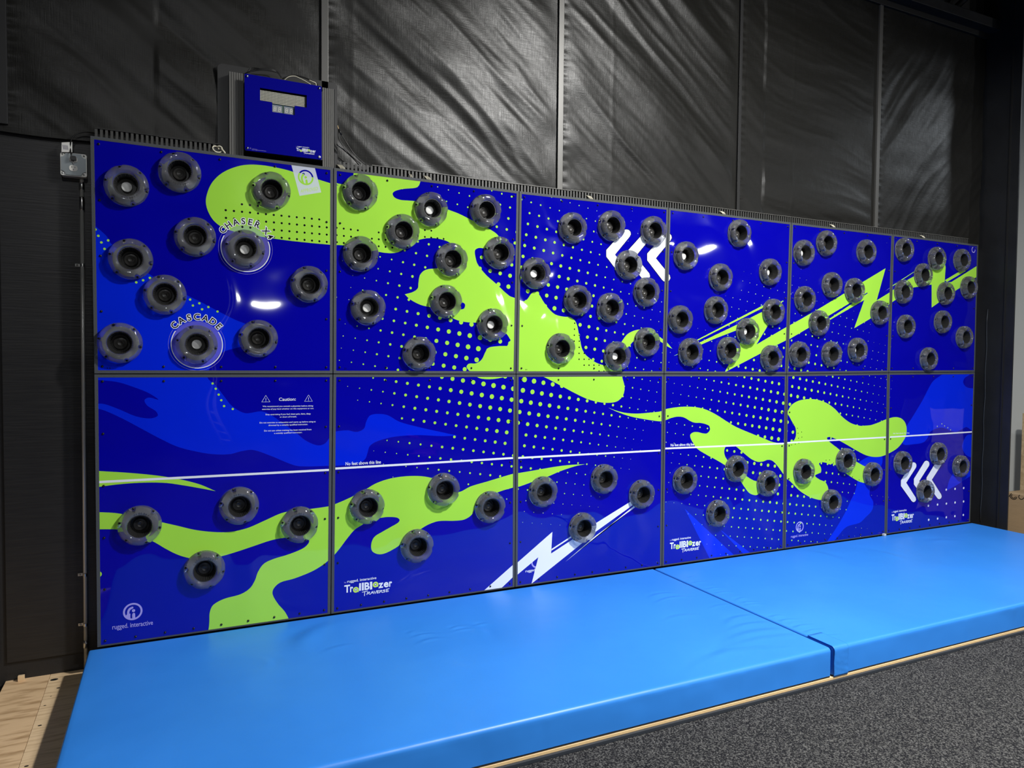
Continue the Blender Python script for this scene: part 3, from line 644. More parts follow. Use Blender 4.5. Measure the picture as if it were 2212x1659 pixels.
def ptext(P, s, key, xa, ya, xb, yb, hpx, mi=WHITE, lay=8, bold=0.0, slant=0.0, mb=None, y=0.0):
    a = ony(*px(key, xa, ya), y); c = ony(*px(key, xb, yb), y)
    t = ony(*px(key, xa, ya-hpx), y)
    put_text(mb if mb is not None else P, s, a[0], a[1], c[0], c[1], t[1]-a[1], mi, lay, bold, y, slant)

def ring(mb, c, r0, r1, a0, a1, mi, lay, n=64, y=0.0):
    vs = []; fs = []
    for k in range(n+1):
        a = a0+(a1-a0)*k/n
        for r in (r0, r1): vs.append((c[0]+r*math.cos(a), y-LAY*lay, c[1]+r*math.sin(a)))
    for k in range(n): fs.append((2*k, 2*k+1, 2*k+3, 2*k+2))
    mb.add(vs, fs, mi)
_st = [0]
def stroke(mb, pts, w_, mi, lay, y=0.0, cap=True):
    """one mitred ribbon with round ends"""
    _st[0] += 1; Y = y-LAY*lay-1.2e-5*(1+_st[0] % 4)
    p = [Vector(q[:2]) for q in pts]
    p = [p[0]]+[p[k] for k in range(1, len(p)) if (p[k]-p[k-1]).length > 1e-6]
    n = len(p)
    if n < 2: return
    d = [(p[k+1]-p[k]).normalized() for k in range(n-1)]; vs = []
    for k in range(n):
        a = d[max(k-1, 0)]; c = d[min(k, n-2)]; t = a+c
        t = t.normalized() if t.length > 0.3 else c
        m_ = min(1.6, 1/max(0.5, t.dot(c))); nr = Vector((-t.y, t.x))*w_/2*m_
        vs += [p[k]-nr, p[k]+nr]
    fs = [(2*k, 2*k+2, 2*k+3, 2*k+1) for k in range(n-1)]
    if cap:
        for e, dr in ((0, -d[0]), (n-1, d[-1])):
            b0 = len(vs); nr = Vector((-dr.y, dr.x))
            for q in range(7): an = PI*q/6; vs.append(p[e]+(nr*math.cos(an)+dr*math.sin(an))*w_/2)
            fs.append(tuple(range(b0, b0+7)))
    mb.add([(q.x, Y, q.y) for q in vs], fs, mi)
def round_logo(mb, c, R, mi, lay):
    ring(mb, c, R*0.80, R, 0, 2*PI, mi, lay)
    f = lambda x, z: (c[0]+R*x, c[1]+R*z)
    stroke(mb, [f(*p) for p in spline([(-.36, -.72), (-.46, -.3), (-.44, .08), (-.30, .34), (-.05, .46)], False, 5)], R*.24, mi, lay)
    mb.add([(q[0], -LAY*lay-8e-5, q[1]) for q in [f(-.25, -.80), f(-.25, -.2), f(-.56, -.2), f(-.74, -.42), f(-.60, -.66)]], [(0, 1, 2, 3, 4)], mi)
    dd = disc(f(.08, .10), R*.17, 16); mb.add([(q[0], -LAY*lay, q[1]) for q in dd], [tuple(range(16))], mi)
    stroke(mb, [f(.10, -.30), f(.12, -.84)], R*.27, mi, lay)
    stroke(mb, [f(-.06, -.86), f(-.06, -.34)], R*.03, mi, lay)
def word_logo(mb, key, x0, y0, x1, y1, hpx, y=0.0, lay=8, big=1.0):
    """the two-line product mark; (x0,y0)-(x1,y1) baseline of the large word in crop pixels"""
    a = ony(*px(key, x0, y0), y); c = ony(*px(key, x1, y1), y); H = ony(*px(key, x0, y0-hpx), y)[1]-a[1]
    L = c[0]-a[0]; sl = (c[1]-a[1])/L
    for ch, f0, f1, dz, hh, col, bo in (('T', 0, .118, 0, 1, WHITE, .03), ('r', .118, .180, .0, .98, WHITE, .035), ('i', .302, .345, .04, 1.02, WHITE, .05), ('l', .360, .402, .02, .98, WHITE, .05),
                                   ('B', .416, .522, .0, 1.0, WHITE, .035), ('l', .531, .578, .0, .98, WHITE, .05), ('z', .708, .814, 0, .98, WHITE, .035), ('e', .822, .926, .0, .98, WHITE, .035), ('r', .937, 1.0, .0, .98, WHITE, .035)):
        xa = a[0]+L*f0; xb = a[0]+L*f1
        put_text(mb, ch, xa, a[1]+sl*(xa-a[0])+H*dz, xb, a[1]+sl*(xb-a[0])+H*dz, H*hh, col, lay, bo, y)
    for f0, dz in ((.237, -.20), (.647, .16)):
        cc = (a[0]+L*f0, a[1]+sl*L*f0+H*(dz+.38)); rr = H*.40
        ring(mb, cc, rr*.42, rr, 0, 2*PI, LIME, lay, 24, y)
        stroke(mb, [(cc[0]+rr*.78, cc[1]+rr*.4), (cc[0]+rr*.78, cc[1]-rr*.85)], rr*.42, LIME, lay, y, False)
        dd = disc(cc, rr*.28, 12); mb.add([(q[0], y-LAY*lay, q[1]) for q in dd], [tuple(range(12))], WHITE)
    # upper small line, lower handwritten line
    xa, xb = a[0]+L*.06, a[0]+L*.665
    put_text(mb, 'rugged. interactive', xa, a[1]+sl*(xa-a[0])+H*1.32, xb, a[1]+sl*(xb-a[0])+H*1.32, H*.36, WHITE, lay, .012, y)
    put_text(mb, 'by', a[0], a[1]+H*1.32, a[0]+L*.04, a[1]+H*1.32, H*.2, LILAC, lay, 0, y)
    xa = a[0]+L*.37; W = L*.57; h = H*.46; z0 = a[1]-H*.72
    T = [[(0, .95), (.19, 1.1)], [(.09, 1.0), (.08, -.25)], [(.17, 0), (.19, .72), (.27, .70), (.26, .45), (.19, .38), (.29, .0)], [(.30, 0), (.37, .8), (.42, .02)], [(.33, .3), (.41, .34)],
         [(.43, .8), (.475, .0), (.53, .85)], [(.61, .8), (.55, .75), (.545, .05), (.615, .05)], [(.545, .42), (.60, .45)], [(.64, 0), (.65, .75), (.73, .70), (.72, .45), (.65, .40), (.75, .0)],
         [(.84, .75), (.78, .70), (.78, .5), (.84, .38), (.83, .05), (.76, .08)], [(1.0, .95), (.89, .80), (.89, .05), (.97, .08)], [(.89, .45), (.96, .48)]]
    for st in T: stroke(mb, [(xa+W*p[0], z0+sl*(xa-a[0]+W*p[0])+h*p[1]) for p in st], H*.085, WHITE, lay, y)

class Parts(dict):
    def __missing__(s, k): s[k] = MB(); return s[k]
LP = [Parts() for _ in range(12)]
L_ = LP     # lettering and marks, one part per panel
# arc names around two ring targets
def arc_name(mb, c, s, r, a0, a1, h):
    n = len(s); adv = []
    for ch in s: adv.append(0.35 if ch == ' ' else (1.1 if ch in 'HAR' else 0.95))
    tot = sum(adv); pos = 0
    for ch, w_ in zip(s, adv):
        am = a0+(a1-a0)*(pos+w_/2)/tot; pos += w_
        if ch == ' ': continue
        for bo, mi, lay in ((0.09, WHITE, 8), (0.012, BLACK, 9)):
            vs, fs = textmesh(ch, bo)
            cx = (min(v[0] for v in vs)+max(v[0] for v in vs))/2
            ca, sa = math.cos(am-PI/2), math.sin(am-PI/2); out = []
            for v in vs:
                lx = (v[0]-cx)*h/0.7; lz = r+v[1]*h/0.7
                out.append((c[0]+lx*ca-lz*sa, -LAY*lay, c[1]+lx*sa+lz*ca))
            mb.add(out, fs, mi)
def target(mb, c, name, a0, a1):
    ring(mb, c, 0.0530, 0.1260, 0, 2*PI, HAZE, 5, 72)
    ring(mb, c, 0.1245, 0.1290, a0, a0+(2*PI-(a0-a1)), WHITE, 7, 72)
    ring(mb, c, 0.1395, 0.1405, a0, a0+(2*PI-(a0-a1)), LILAC, 7, 72)
    arc_name(mb, c, name, 0.133, a0-0.02, a1+0.02, 0.033)
cA = ony(530.8, 536.9); cB = ony(425.9, 744.3)
target(L_[0]['ring_target'], cA, 'CHASER X4', math.radians(150), math.radians(22))
target(L_[0]['ring_target_2'], cB, 'CASCADE', math.radians(146), math.radians(34))
# tilted pale sticker
sq = [p[:2] for p in conv('A 1770,322 1970,348 2030,575 1845,605')]
stk = MB(); stk.add([(x, -LAY*6, z) for x, z in sq], [(0, 1, 2, 3)], HALO)
scn_c = ony(*px('A', 1897, 448)); SR = 0.043
def cutring(mb, c, r0, r1, mi, half):
    o_ = disc(c, r1, 48); i_ = disc(c, r0, 48)
    for k in range(48):
        q4 = [i_[k], o_[k], o_[(k+1) % 48], i_[(k+1) % 48]]
        cc = clip(q4, half)
        if len(cc) > 2: mb.add([(x, -LAY*7, z) for x, z in cc], [tuple(range(len(cc)))], mi)
e0 = ony(*px('A', 1780, 385)); e1 = ony(*px('A', 2010, 465))
dn = [(e0[0]-.1, e0[1]-.5), (e1[0]+.1, e1[1]-.5), (e1[0]+.1, e1[1]-.1*(e0[1]-e1[1])/(e1[0]-e0[0])), (e0[0]-.1, e0[1]+.1*(e0[1]-e1[1])/(e1[0]-e0[0]))]
up = [dn[3], dn[2], (e1[0]+.1, e1[1]+.5), (e0[0]-.1, e0[1]+.5)]
cutring(stk, scn_c, SR*.80, SR, GREEN, dn); cutring(stk, scn_c, SR*.80, SR, NAVY, up)
f = lambda x, z: (scn_c[0]+SR*x, scn_c[1]+SR*z)
stroke(stk, [f(*p) for p in spline([(-.30, -.80), (-.48, -.3), (-.46, .08), (-.30, .34)], False, 5)], SR*.24, GREEN, 7)
dd = disc(f(.0, .02), SR*.17, 14); stk.add([(q[0], -LAY*7, q[1]) for q in dd], [tuple(range(14))], GREEN)
dd = disc(f(-.28, .42), SR*.17, 14); stk.add([(q[0], -LAY*7, q[1]) for q in dd], [tuple(range(14))], NAVY)
stroke(stk, [f(.10, -.38), f(.16, -.86)], SR*.27, GREEN, 7)
ptext(stk, 'APPROVED', 'A', 1853, 580, 2003, 556, 30, LIME, 7, 0.0)
stk.build('sticker', PM, PANELS[0].root, fixn=False)
ptext(L_[0]['number'], '11', 'B', 205, 778, 228, 778, 14, BLACK, 8)
ptext(L_[2]['number'], '31', 'H', 205, 735, 222, 735, 12, BLACK, 8)
ptext(L_[1]['number'], '21', 'E', 172, 545, 190, 545, 14, BLACK, 8)
# lower left: caution block and round mark
for s, xa, ya, xb, yb, h in (('Caution:', 768, 318, 1215, 312, 84), ('We recommend you consult a physician before doing', 335, 482, 1675, 465, 36), ('exercise of any kind whether on this equipment or not.', 320, 556, 1695, 532, 36),
        ('Stop exercising if you feel chest pain, faint, dizzy', 410, 698, 1612, 676, 38), ('or short of breath.', 790, 762, 1240, 752, 36), ('Do not exercise to exhaustion and warm up before using as', 255, 918, 1740, 884, 38),
        ('directed by a suitably qualified instructor.', 490, 985, 1535, 958, 38), ('Do not use unless training has been received from', 375, 1132, 1630, 1094, 40), ('a suitably qualified instructor.', 640, 1195, 1385, 1170, 36)):
    ptext(L_[6]['caution_text'], s, 'S', xa, ya, xb, yb, h, WHITE, 8, 0.012)
for tri in ('S 420,170 530,346 312,350', 'S 1553,158 1655,328 1450,332'):
    t = [p[:2] for p in conv(tri)]; stroke(L_[6]['warning_triangles'], t+[t[0]], 0.0016, WHITE, 8)
    cx = sum(p[0] for p in t)/3; cz = sum(p[1] for p in t)/3
    stroke(L_[6]['warning_triangles'], [(cx, cz+.009), (cx, cz-.004)], 0.0022, WHITE, 8); stroke(L_[6]['warning_triangles'], [(cx, cz-.0085), (cx, cz-.009)], 0.0022, WHITE, 8)
round_logo(L_[6]['round_logo'], ony(*px('L', 422, 1307)), 0.0455, LILAC, 8)
ptext(L_[6]['maker_name'], 'rugged. interactive', 'L', 248, 1460, 594, 1418, 40, LILAC, 8, 0.008)
ptext(L_[7]['caption'], 'No feet above this line', 'E', 183, 1364, 485, 1347, 28, WHITE, 8, 0.014)
word_logo(L_[7]['word_logo'], 'T', 258, 693, 1682, 497, 215)
ptext(L_[8]['maker_name'], 'rugged', 'I', 207, 1366, 303, 1352, 26, WHITE, 6, 0.01)
ring(L_[8]['round_logo'], ony(*px('I', 318, 1262)), 0.030, 0.040, PI*0.75, PI*1.6, LILAC, 6)
ptext(L_[9]['caption'], 'No feet above this line', 'K', 143, 1328, 398, 1318, 28, WHITE, 8, 0.014)
word_logo(L_[9]['word_logo'], 'N', 135, 1336, 472, 1292, 66)
round_logo(L_[10]['round_logo'], ony(*px('N', 1545, 1095)), 0.0435, LILAC, 8)
ptext(L_[10]['maker_name'], 'rugged. interactive', 'N', 1450, 1214, 1636, 1190, 26, LILAC, 8, 0.012)
word_logo(L_[11]['word_logo'], 'R', 412, 782, 712, 742, 80)
ptext(L_[11]['caption'], 'No feet above this line', 'Q', 825, 1038, 1018, 1031, 16, WHITE, 8, 0.0)
ring(L_[5]['round_logo'], ony(*px('O', 1785, 385)), 0.020, 0.028, PI*0.6, PI*2.05, LILAC, 6)
def cut_face(mb, discs):
    out = MB()
    pend = [([(mb.v[i][0], mb.v[i][2]) for i in f], mb.v[f[0]][1], m_) for f, m_ in zip(mb.f, mb.m)]
    for c in discs:
        D = disc(c, 0.0515, 20); nxt = []
        for pl, y, m_ in pend:
            xs = [p[0] for p in pl]; zs = [p[1] for p in pl]
            if max(xs) < c[0]-.052 or min(xs) > c[0]+.052 or max(zs) < c[1]-.052 or min(zs) > c[1]+.052: nxt.append((pl, y, m_)); continue
            ar = sum(pl[i][0]*pl[(i+1) % len(pl)][1]-pl[(i+1) % len(pl)][0]*pl[i][1] for i in range(len(pl)))
            rem = pl if ar > 0 else pl[::-1]
            for k in range(20):
                a, e = D[k], D[(k+1) % 20]; dx, dz = e[0]-a[0], e[1]-a[1]
                big = lambda sg: None
                def half(pp, sgn):
                    o_ = []
                    sd = [sgn*((p[0]-a[0])*(-dz)+(p[1]-a[1])*dx) for p in pp]
                    for j in range(len(pp)):
                        p, q2 = pp[j], pp[(j+1) % len(pp)]; sp, sq = sd[j], sd[(j+1) % len(pp)]
                        if sp >= 0: o_.append(p)
                        if (sp > 1e-12 and sq < -1e-12) or (sp < -1e-12 and sq > 1e-12):
                            t = sp/(sp-sq); o_.append((p[0]+(q2[0]-p[0])*t, p[1]+(q2[1]-p[1])*t))
                    return o_
                ot = half(rem, -1)
                if len(ot) > 2 and abs(sum(ot[i][0]*ot[(i+1) % len(ot)][1]-ot[(i+1) % len(ot)][0]*ot[i][1] for i in range(len(ot)))) > 1e-10: nxt.append((ot, y, m_))
                rem = half(rem, 1)
                if len(rem) < 3: break
        pend = nxt
    for pl, y, m_ in pend: out.add([(x, y, z) for x, z in pl], [tuple(range(len(pl)))], m_)
    return out
for k, P in enumerate(PANELS):
    key = None; ds = []
    for tok in H[k].split():
        if tok in CR: key = tok; continue
        x, y = map(float, tok.rstrip('w').split(',')); ds.append(ony(*px(key, x, y), -0.030))
    P.face = cut_face(P.face, ds)
    for nm_, mb_ in LP[k].items(): mb_.build(nm_.replace('_2', ''), PM, P.root, fixn=False)
    P.face.build('printed_face', PM, P.root, fixn=False)

# small black screws round every panel
def screw_mesh(r, d):
    m = MB(); m.lathe([(r, 0), (r, d*.25), (r*.86, d*.62), (r*.5, d*.92), (0.0001, d)], (0, 0, 0), 12)
    o = m.build('screw', 'screw_black'); me = o.data; bpy.data.objects.remove(o); return me
SCREW = screw_mesh(0.0062, 0.0055); RSCREW = screw_mesh(0.0060, 0.006)
def put(me, name, parent, world):
    o = bpy.data.objects.new(name, me); C.objects.link(o); o.parent = parent
    o.location = Vector(world)-parent.location; return o
for P in PANELS:
    q = P.qi; ins = 0.020
    def at(u, v):
        a = lerp2(q[3], q[2], u); c = lerp2(q[0], q[1], u); return lerp2(a, c, v)
    Wd = q[1][0]-q[0][0]; Hd = q[3][1]-q[0][1]; iu, iv = ins/Wd, ins/Hd
    nb = 5 if P.row == 0 else 9; ns = 5 if P.row == 0 else 6
    pts = [(iu+(1-2*iu)*k/4, iv) for k in range(5)]+[(iu+(1-2*iu)*k/(nb-1), 1-iv) for k in range(nb)]
    for u in (iu, 1-iu): pts += [(u, iv+(1-2*iv)*k/(ns-1)) for k in range(1, ns-1)]
    for u, v in pts:
        x, z = at(u, v); put(SCREW, 'screw', P.root, (x, -0.0013, z))

# ------------------------------------------------------------------ ring holds
RO = 0.104
TH = [math.radians(a) for a in (108, 48, -12, -72, -132, 168)]
def rfun(r, d, a):
    if d <= 0.0101 or r < 0.075: return r
    for t in TH:
        ph = (a-t+PI) % (2*PI)-PI
        if abs(ph) < 0.17:
            R0, rr = 0.0985, 0.0135
            s = R0*math.sin(ph)
            if abs(s) < rr: return min(r, R0*math.cos(ph)-math.sqrt(rr*rr-s*s))
    return r
m = MB(); m.lathe([(0.060, 0.0), (RO-0.001, 0.0), (RO, 0.0015), (RO, 0.0095), (0.1035, 0.0101), (0.1035, 0.0103), (0.1035, 0.024), (0.1010, 0.034), (0.0955, 0.0425), (0.087, 0.0480), (0.077, 0.0500), (0.068, 0.0485), (0.0615, 0.0440), (0.0585, 0.0370), (0.0580, 0.028)],
          (0, 0, 0), 144, closed=True, rfun=rfun)
def take(m, name, mats, **k):
    o = m.build(name, mats, **k); me = o.data; bpy.data.objects.remove(o); return me
RING = take(m, 'clear_ring', 'clear_plastic')
m = MB(); nr = 180
def ribf(r, d, a): return r-(0.0016 if (-0.030 < d < 0.040) and math.sin(a*34) > 0 else 0.0)
m.lathe([(0.0700, 0.0006), (0.0600, 0.0010), (0.0598, 0.0385), (0.0560, 0.0385), (0.0545, 0.034), (0.0485, 0.006), (0.0450, -0.026), (0.0440, -0.034), (0.0001, -0.035)], (0, 0, 0), 136, rfun=ribf, sm=False, cap=False)
CUP = take(m, 'cup', 'cup_black', fixn=False)
m = MB(); m.lathe([(0.0340, -0.0345), (0.0340, -0.0230), (0.0325, -0.0200), (0.0270, -0.0185), (0.0150, -0.0178), (0.0140, -0.0165), (0.0115, -0.0165), (0.0105, -0.0178), (0.0001, -0.0175)], (0, 0, 0), 40)
BUTB = take(m, 'button', 'button_black')
m = MB(); m.lathe([(0.0255, -0.0345), (0.0255, -0.0190), (0.0245, -0.0168), (0.0220, -0.0160), (0.0001, -0.0156)], (0, 0, 0), 40)
BUTW = take(m, 'button', 'button_white')
m = MB(); m.lathe([(0.0800, 0.0), (0.0800, 0.0004), (0.060, 0.0004), (0.060, 0.0)], (0, 0, 0), 48, closed=True, sm=False)
BACK = take(m, 'backing_ring', 'cup_backing')

ORD = ['', 'second ', 'third ', 'fourth ', 'fifth ', 'sixth ', 'seventh ', 'eighth ', 'ninth ', 'tenth ', 'eleventh ']
PN = ['leftmost', 'second', 'third', 'fourth', 'fifth', 'rightmost']
used = set()
for pi in range(12):
    hs = []; key = None
    for tok in H[pi].split():
        if tok in CR: key = tok; continue
        wh = tok.endswith('w'); x, y = map(float, tok.rstrip('w').split(','))
        u, v = px(key, x, y); c = ony(u, v, -0.030)
        hs.append((c[0], c[1], u, v, wh))
    n = len(hs)
    for k, (x, z, u, v, wh) in enumerate(hs):
        best = None
        for nm, fa, fb in (('highest', lambda h: -h[1], lambda h: h[3]), ('lowest', lambda h: h[1], lambda h: -h[3]), ('leftmost', lambda h: h[0], lambda h: h[2]), ('rightmost', lambda h: -h[0], lambda h: -h[2])):
            ra = sorted(range(n), key=lambda j: fa(hs[j])).index(k); rb = sorted(range(n), key=lambda j: fb(hs[j])).index(k)
            gaps = [abs(fa(hs[j])-fa(hs[k])) for j in range(n) if j != k]
            gapb = [abs(fb(hs[j])-fb(hs[k])) for j in range(n) if j != k]
            score = ra + (0 if ra == rb else 50) + (3 if min(gaps) < 0.025 or min(gapb) < 4 else 0)
            if best is None or score < best[0]: best = (score, nm, ra)
        where = 'far %s %s panel' % ('left' if pi % 6 == 0 else 'right', 'upper' if pi < 6 else 'lower') if pi % 6 in (0, 5) else '%s %s panel from left' % (PN[pi % 6], 'upper' if pi < 6 else 'lower')
        lab = 'clear ring hold, %s centre, %s%s on the %s' % ('white' if wh else 'black', ORD[best[2]], best[1], where)
        assert lab not in used, lab
        used.add(lab)
        r = empty('climbing_hold', (x, -0.0014, z), lab, 'climbing hold', 'clear ring holds on the climbing wall')
        for nm, me in (('clear_ring', RING), ('cup', CUP), ('backing_ring', BACK), ('button', BUTW if wh else BUTB)):
            o = bpy.data.objects.new(nm, me); C.objects.link(o); o.parent = r
            if nm == 'button': o['label'] = 'white button' if wh else 'black button'
        for t in TH:
            o = bpy.data.objects.new('screw', RSCREW); C.objects.link(o); o.parent = r
            o.location = (0.0965*math.cos(t), -0.0102, 0.0965*math.sin(t))

# ------------------------------------------------------------------ crash mats
MT = 0.158
def mat(x0, x1, name, label, creases, seed):
    root = empty(name, (0.5*(x0+x1), -0.79, 0.0), label, 'crash mat', 'blue crash mats')
    yb, yf, zb = -0.004, -1.572, 0.0095; R = 0.020
    prof = []
    # profile from the back bottom over the top to the front bottom
    prof += [(yb, zb), (yb, 0.05), (yb, 0.10)]
    for k in range(6): a = PI/2*k/5; prof.append((yb-R+R*math.cos(a), MT-R+R*math.sin(a)))
    ntop = 130
    for k in range(1, ntop): prof.append((yb-R+(yf+2*R-yb)*k/ntop, MT))
    for k in range(6): a = PI/2*k/5; prof.append((yf+R-R*math.sin(a), MT-R+R*math.cos(a)))
    for k in range(1, 11): prof.append((yf, MT-R-(MT-R-zb)*k/10))
    nX = int((x1-x0)/0.016); vs = []; rim = 0.008
    xs = [x0, x0+0.0025, x0+0.006]+[x0+rim+(x1-x0-2*rim)*i/nX for i in range(nX+1)]+[x1-0.006, x1-0.0025, x1]
    shr = {0: rim, 1: rim*0.40, 2: rim*0.09}
    for i, x in enumerate(xs):
        e = min(i, len(xs)-1-i); s = shr.get(e, 0.0)
        for (y, z) in prof:
            yy, zz = y, z
            if z > MT-R*0.5: zz = z-s
            if y < yf+R*0.5: yy = y+s
            if y > yb-R*0.5: yy = y-s
            if z > 0.1:
                h = 0.0040*noise.noise(Vector((x*0.9+seed, y*1.3, 0)))+0.0016*noise.noise(Vector((x*2.6, y*3.3+seed, 4)))
                for (cx, cy, ax, ay, ln_, wd, am) in creases:
                    dx, dy = x-cx, y-cy; a = dx*ax+dy*ay; p = -dx*ay+dy*ax+0.25*a*a/ln_
                    if abs(a) < ln_*2 and abs(p) < wd*4:
                        h += am*math.exp(-(a/ln_)**2)*(math.exp(-(p/wd)**2)-0.8*math.exp(-((p-wd*1.4)/wd)**2))
                edge = min(1.0, (x-x0)/0.05, (x1-x)/0.05); h *= max(0.0, edge) if e > 2 else 0
                if y < yf+0.05: h *= max(0.0, (y-yf)/0.05)
                if y > yb-0.05: h *= max(0.0, (yb-y)/0.05)
                zz += h
            if y <= yf+1e-6 and e > 2:
                yy += 0.0022*noise.noise(Vector((x*5+seed, z*7, 2)))*min(1, (MT-z)/0.06)
                yy -= 0.0030*max(0, noise.noise(Vector((x*14+seed, z*3, 6)))-0.25)
            vs.append((x, yy, zz))
    m_ = len(prof); fs = [(i*m_+j, (i+1)*m_+j, (i+1)*m_+j+1, i*m_+j+1) for i in range(len(xs)-1) for j in range(m_-1)]
    b_ = MB(); b_.add(vs, fs, 0, True)
    b_.add([vs[j] for j in range(m_)], [tuple(range(m_))], 0); b_.add([vs[(len(xs)-1)*m_+j] for j in range(m_)], [tuple(range(m_))[::-1]], 0)
    b_.build('cover', 'vinyl_blue', root, merge=True, fixn=True)
    u = MB(); u.box(x0+0.006, x1-0.006, yf+0.0015, yb-0.004, 0.0, 0.014); u.build('base', 'duct_dark', root)
    return root
rnd = random.Random(4)
def crs(lst):
    out = []
    for (u, v, u2, v2, wd, am) in lst:
        a = onz(u, v, MT); c = onz(u2, v2, MT); dx, dy = c[0]-a[0], c[1]-a[1]; L = math.hypot(dx, dy)
        out.append(((a[0]+c[0])/2, (a[1]+c[1])/2, dx/L, dy/L, L/2, wd*1.1, am*2.2))
    return out
LC = crs([(882, 1370, 892, 1363, .012, .0016), (893, 1375, 934, 1368, .012, .0020), (905, 1388, 945, 1378, .016, .0018), (973, 1360, 990, 1353, .012, .002), (980, 1364, 1016, 1358, .012, .0018), (1025, 1352, 1050, 1346, .012, .0018), (1015, 1350, 1055, 1372, .03, .002),
         (1402, 1288, 1450, 1280, .016, .0020), (1415, 1298, 1480, 1286, .014, .0018), (1525, 1314, 1580, 1302, .012, .0010), (1430, 1340, 1490, 1325, .02, .001), (1560, 1345, 1620, 1325, .02, .0014), (1570, 1358, 1660, 1340, .02, .0013), (1550, 1385, 1690, 1352, .03, .0016),
         (1520, 1410, 1720, 1362, .03, .0012), (1480, 1430, 1660, 1390, .03, .001), (640, 1400, 690, 1350, .06, .004), (700, 1405, 760, 1390, .02, .001), (575, 1420, 585, 1440, .02, .0015)])
RC = crs([(1488, 1249, 1496, 1244, .010, .002), (1492, 1260, 1518, 1255, .010, .0022), (1524, 1273, 1552, 1268, .010, .0022), (1543, 1281, 1578, 1277, .010, .0020), (1590, 1296, 1607, 1290, .010, .002), (1604, 1302, 1625, 1300, .012, .002), (1612, 1306, 1645, 1305, .01, .0018),
         (1663, 1334, 1682, 1328, .012, .0022), (1680, 1343, 1712, 1336, .012, .0022), (1712, 1357, 1742, 1348, .012, .0026), (1735, 1367, 1768, 1358, .012, .0026), (1764, 1380, 1800, 1370, .012, .0028), (1900, 1190, 1960, 1210, .04, .0018), (2005, 1170, 2060, 1165, .05, .0016), (1760, 1190, 1830, 1215, .05, .002)])
XS = 3.515
ml = mat(-0.038, XS-0.008, 'crash_mat', 'long blue vinyl crash mat under the left half of the climbing wall', LC, 1.0)
mr_ = mat(XS+0.007, 7.205, 'crash_mat', 'long blue vinyl crash mat under the right half, with stitched joining flap', RC, 7.3)
# joining flap folded over the front edge of the right mat
fx0, fx1 = XS+0.007, XS+0.112
vs = []; NF = 26; prof = []
for k in range(9): prof.append((-1.40-0.020*k if k < 8 else -1.556, MT+0.0042))
for k in range(1, 6): a = PI/2*k/5; prof.append((-1.556-0.020*math.sin(a), MT-0.018+0.0222*math.cos(a)))
for k in range(1, 16): prof.append((-1.576, MT-0.018-(MT-0.018-0.002)*k/15))
for i in range(NF+1):
    x = fx0+(fx1-fx0)*i/NF
    for j, (y, z) in enumerate(prof):
        wv = 0.0022*noise.noise(Vector((x*9, z*34+x*14, 1)))+0.0012*noise.noise(Vector((x*30, z*60, 5)))
        if j > 9: vs.append((x+0.001*math.sin(z*60), y-abs(wv)-0.0012, z))
        else: vs.append((x, y, z+0.3*wv))
np_ = len(prof); fs = [(i*np_+j, (i+1)*np_+j, (i+1)*np_+j+1, i*np_+j+1) for i in range(NF) for j in range(np_-1)]
b = MB(); b.add(vs, fs, 0, True); fl = b.build('joining_flap', 'vinyl_blue', mr_, fixn=True)
sm_ = fl.modifiers.new('thick', 'SOLIDIFY'); sm_.thickness = 0.0030; sm_.offset = 0

# pale plastic clip at the foot of the far panel seam
b = MB(); cx, cz = ony(*px('R', 313, 990), -0.02); b.box(cx-0.012, cx+0.012, -0.032, -0.008, MT+0.001, MT+0.018)
tag(b.build('plastic_clip', 'plastic_clip', bevel=0.002), 'small pale plastic block on the blue mat below the far right panel seam', 'clip')

# ------------------------------------------------------------------ slotted wiring ducts along the panel tops
def top_z(x):
    for k in range(6):
        if x <= tp[k+1][0]: t = (x-tp[k][0])/(tp[k+1][0]-tp[k][0]); return tp[k][1]+(tp[k+1][1]-tp[k][1])*t
    return tp[6][1]
def duct(x0, x1, label, cov0, step=0.0232):
    root = empty('wiring_duct', ((x0+x1)/2, 0.06, top_z((x0+x1)/2)), label, 'wiring duct', 'slotted wiring ducts above the panels')
    b_ = MB(); n = int((x1-x0)/0.4)+1
    for k in range(n):
        a = x0+(x1-x0)*k/n; c = x0+(x1-x0)*(k+1)/n; z = top_z((a+c)/2)
        b_.box(a, c, 0.074, 0.080, z+0.004, z+0.050); b_.box(a, c, 0.036, 0.080, z+0.003, z+0.006)
    b_.build('channel', 'duct_dark', root)
    t = MB(); x = x0
    while x < x1-0.012:
        z = top_z(x); t.box(x, x+0.0125, 0.034, 0.038, z+0.0035, z+0.046); t.box(x, x+0.0125, 0.034, 0.040, z+0.046, z+0.050); x += step
    t.build('slotted_wall', 'duct_grey', root)
    c_ = MB()
    for k in range(n):
        a = x0+(x1-x0)*k/n; c = x0+(x1-x0)*(k+1)/n
        if c < cov0: continue
        a = max(a, cov0); z = top_z((a+c)/2); c_.box(a, c, 0.030, 0.082, z+0.0505, z+0.0545)
    if c_.v: c_.build('duct_cover', 'aluminium' if cov0 > x0+.05 else 'duct_dark', root)
    return root
duct(0.012, 0.600, 'short black slotted wiring duct on the top edge left of the scoreboard', 0.0)
duct(1.250, 7.090, 'long slotted wiring duct with grey cover running right of the scoreboard', 1.443)
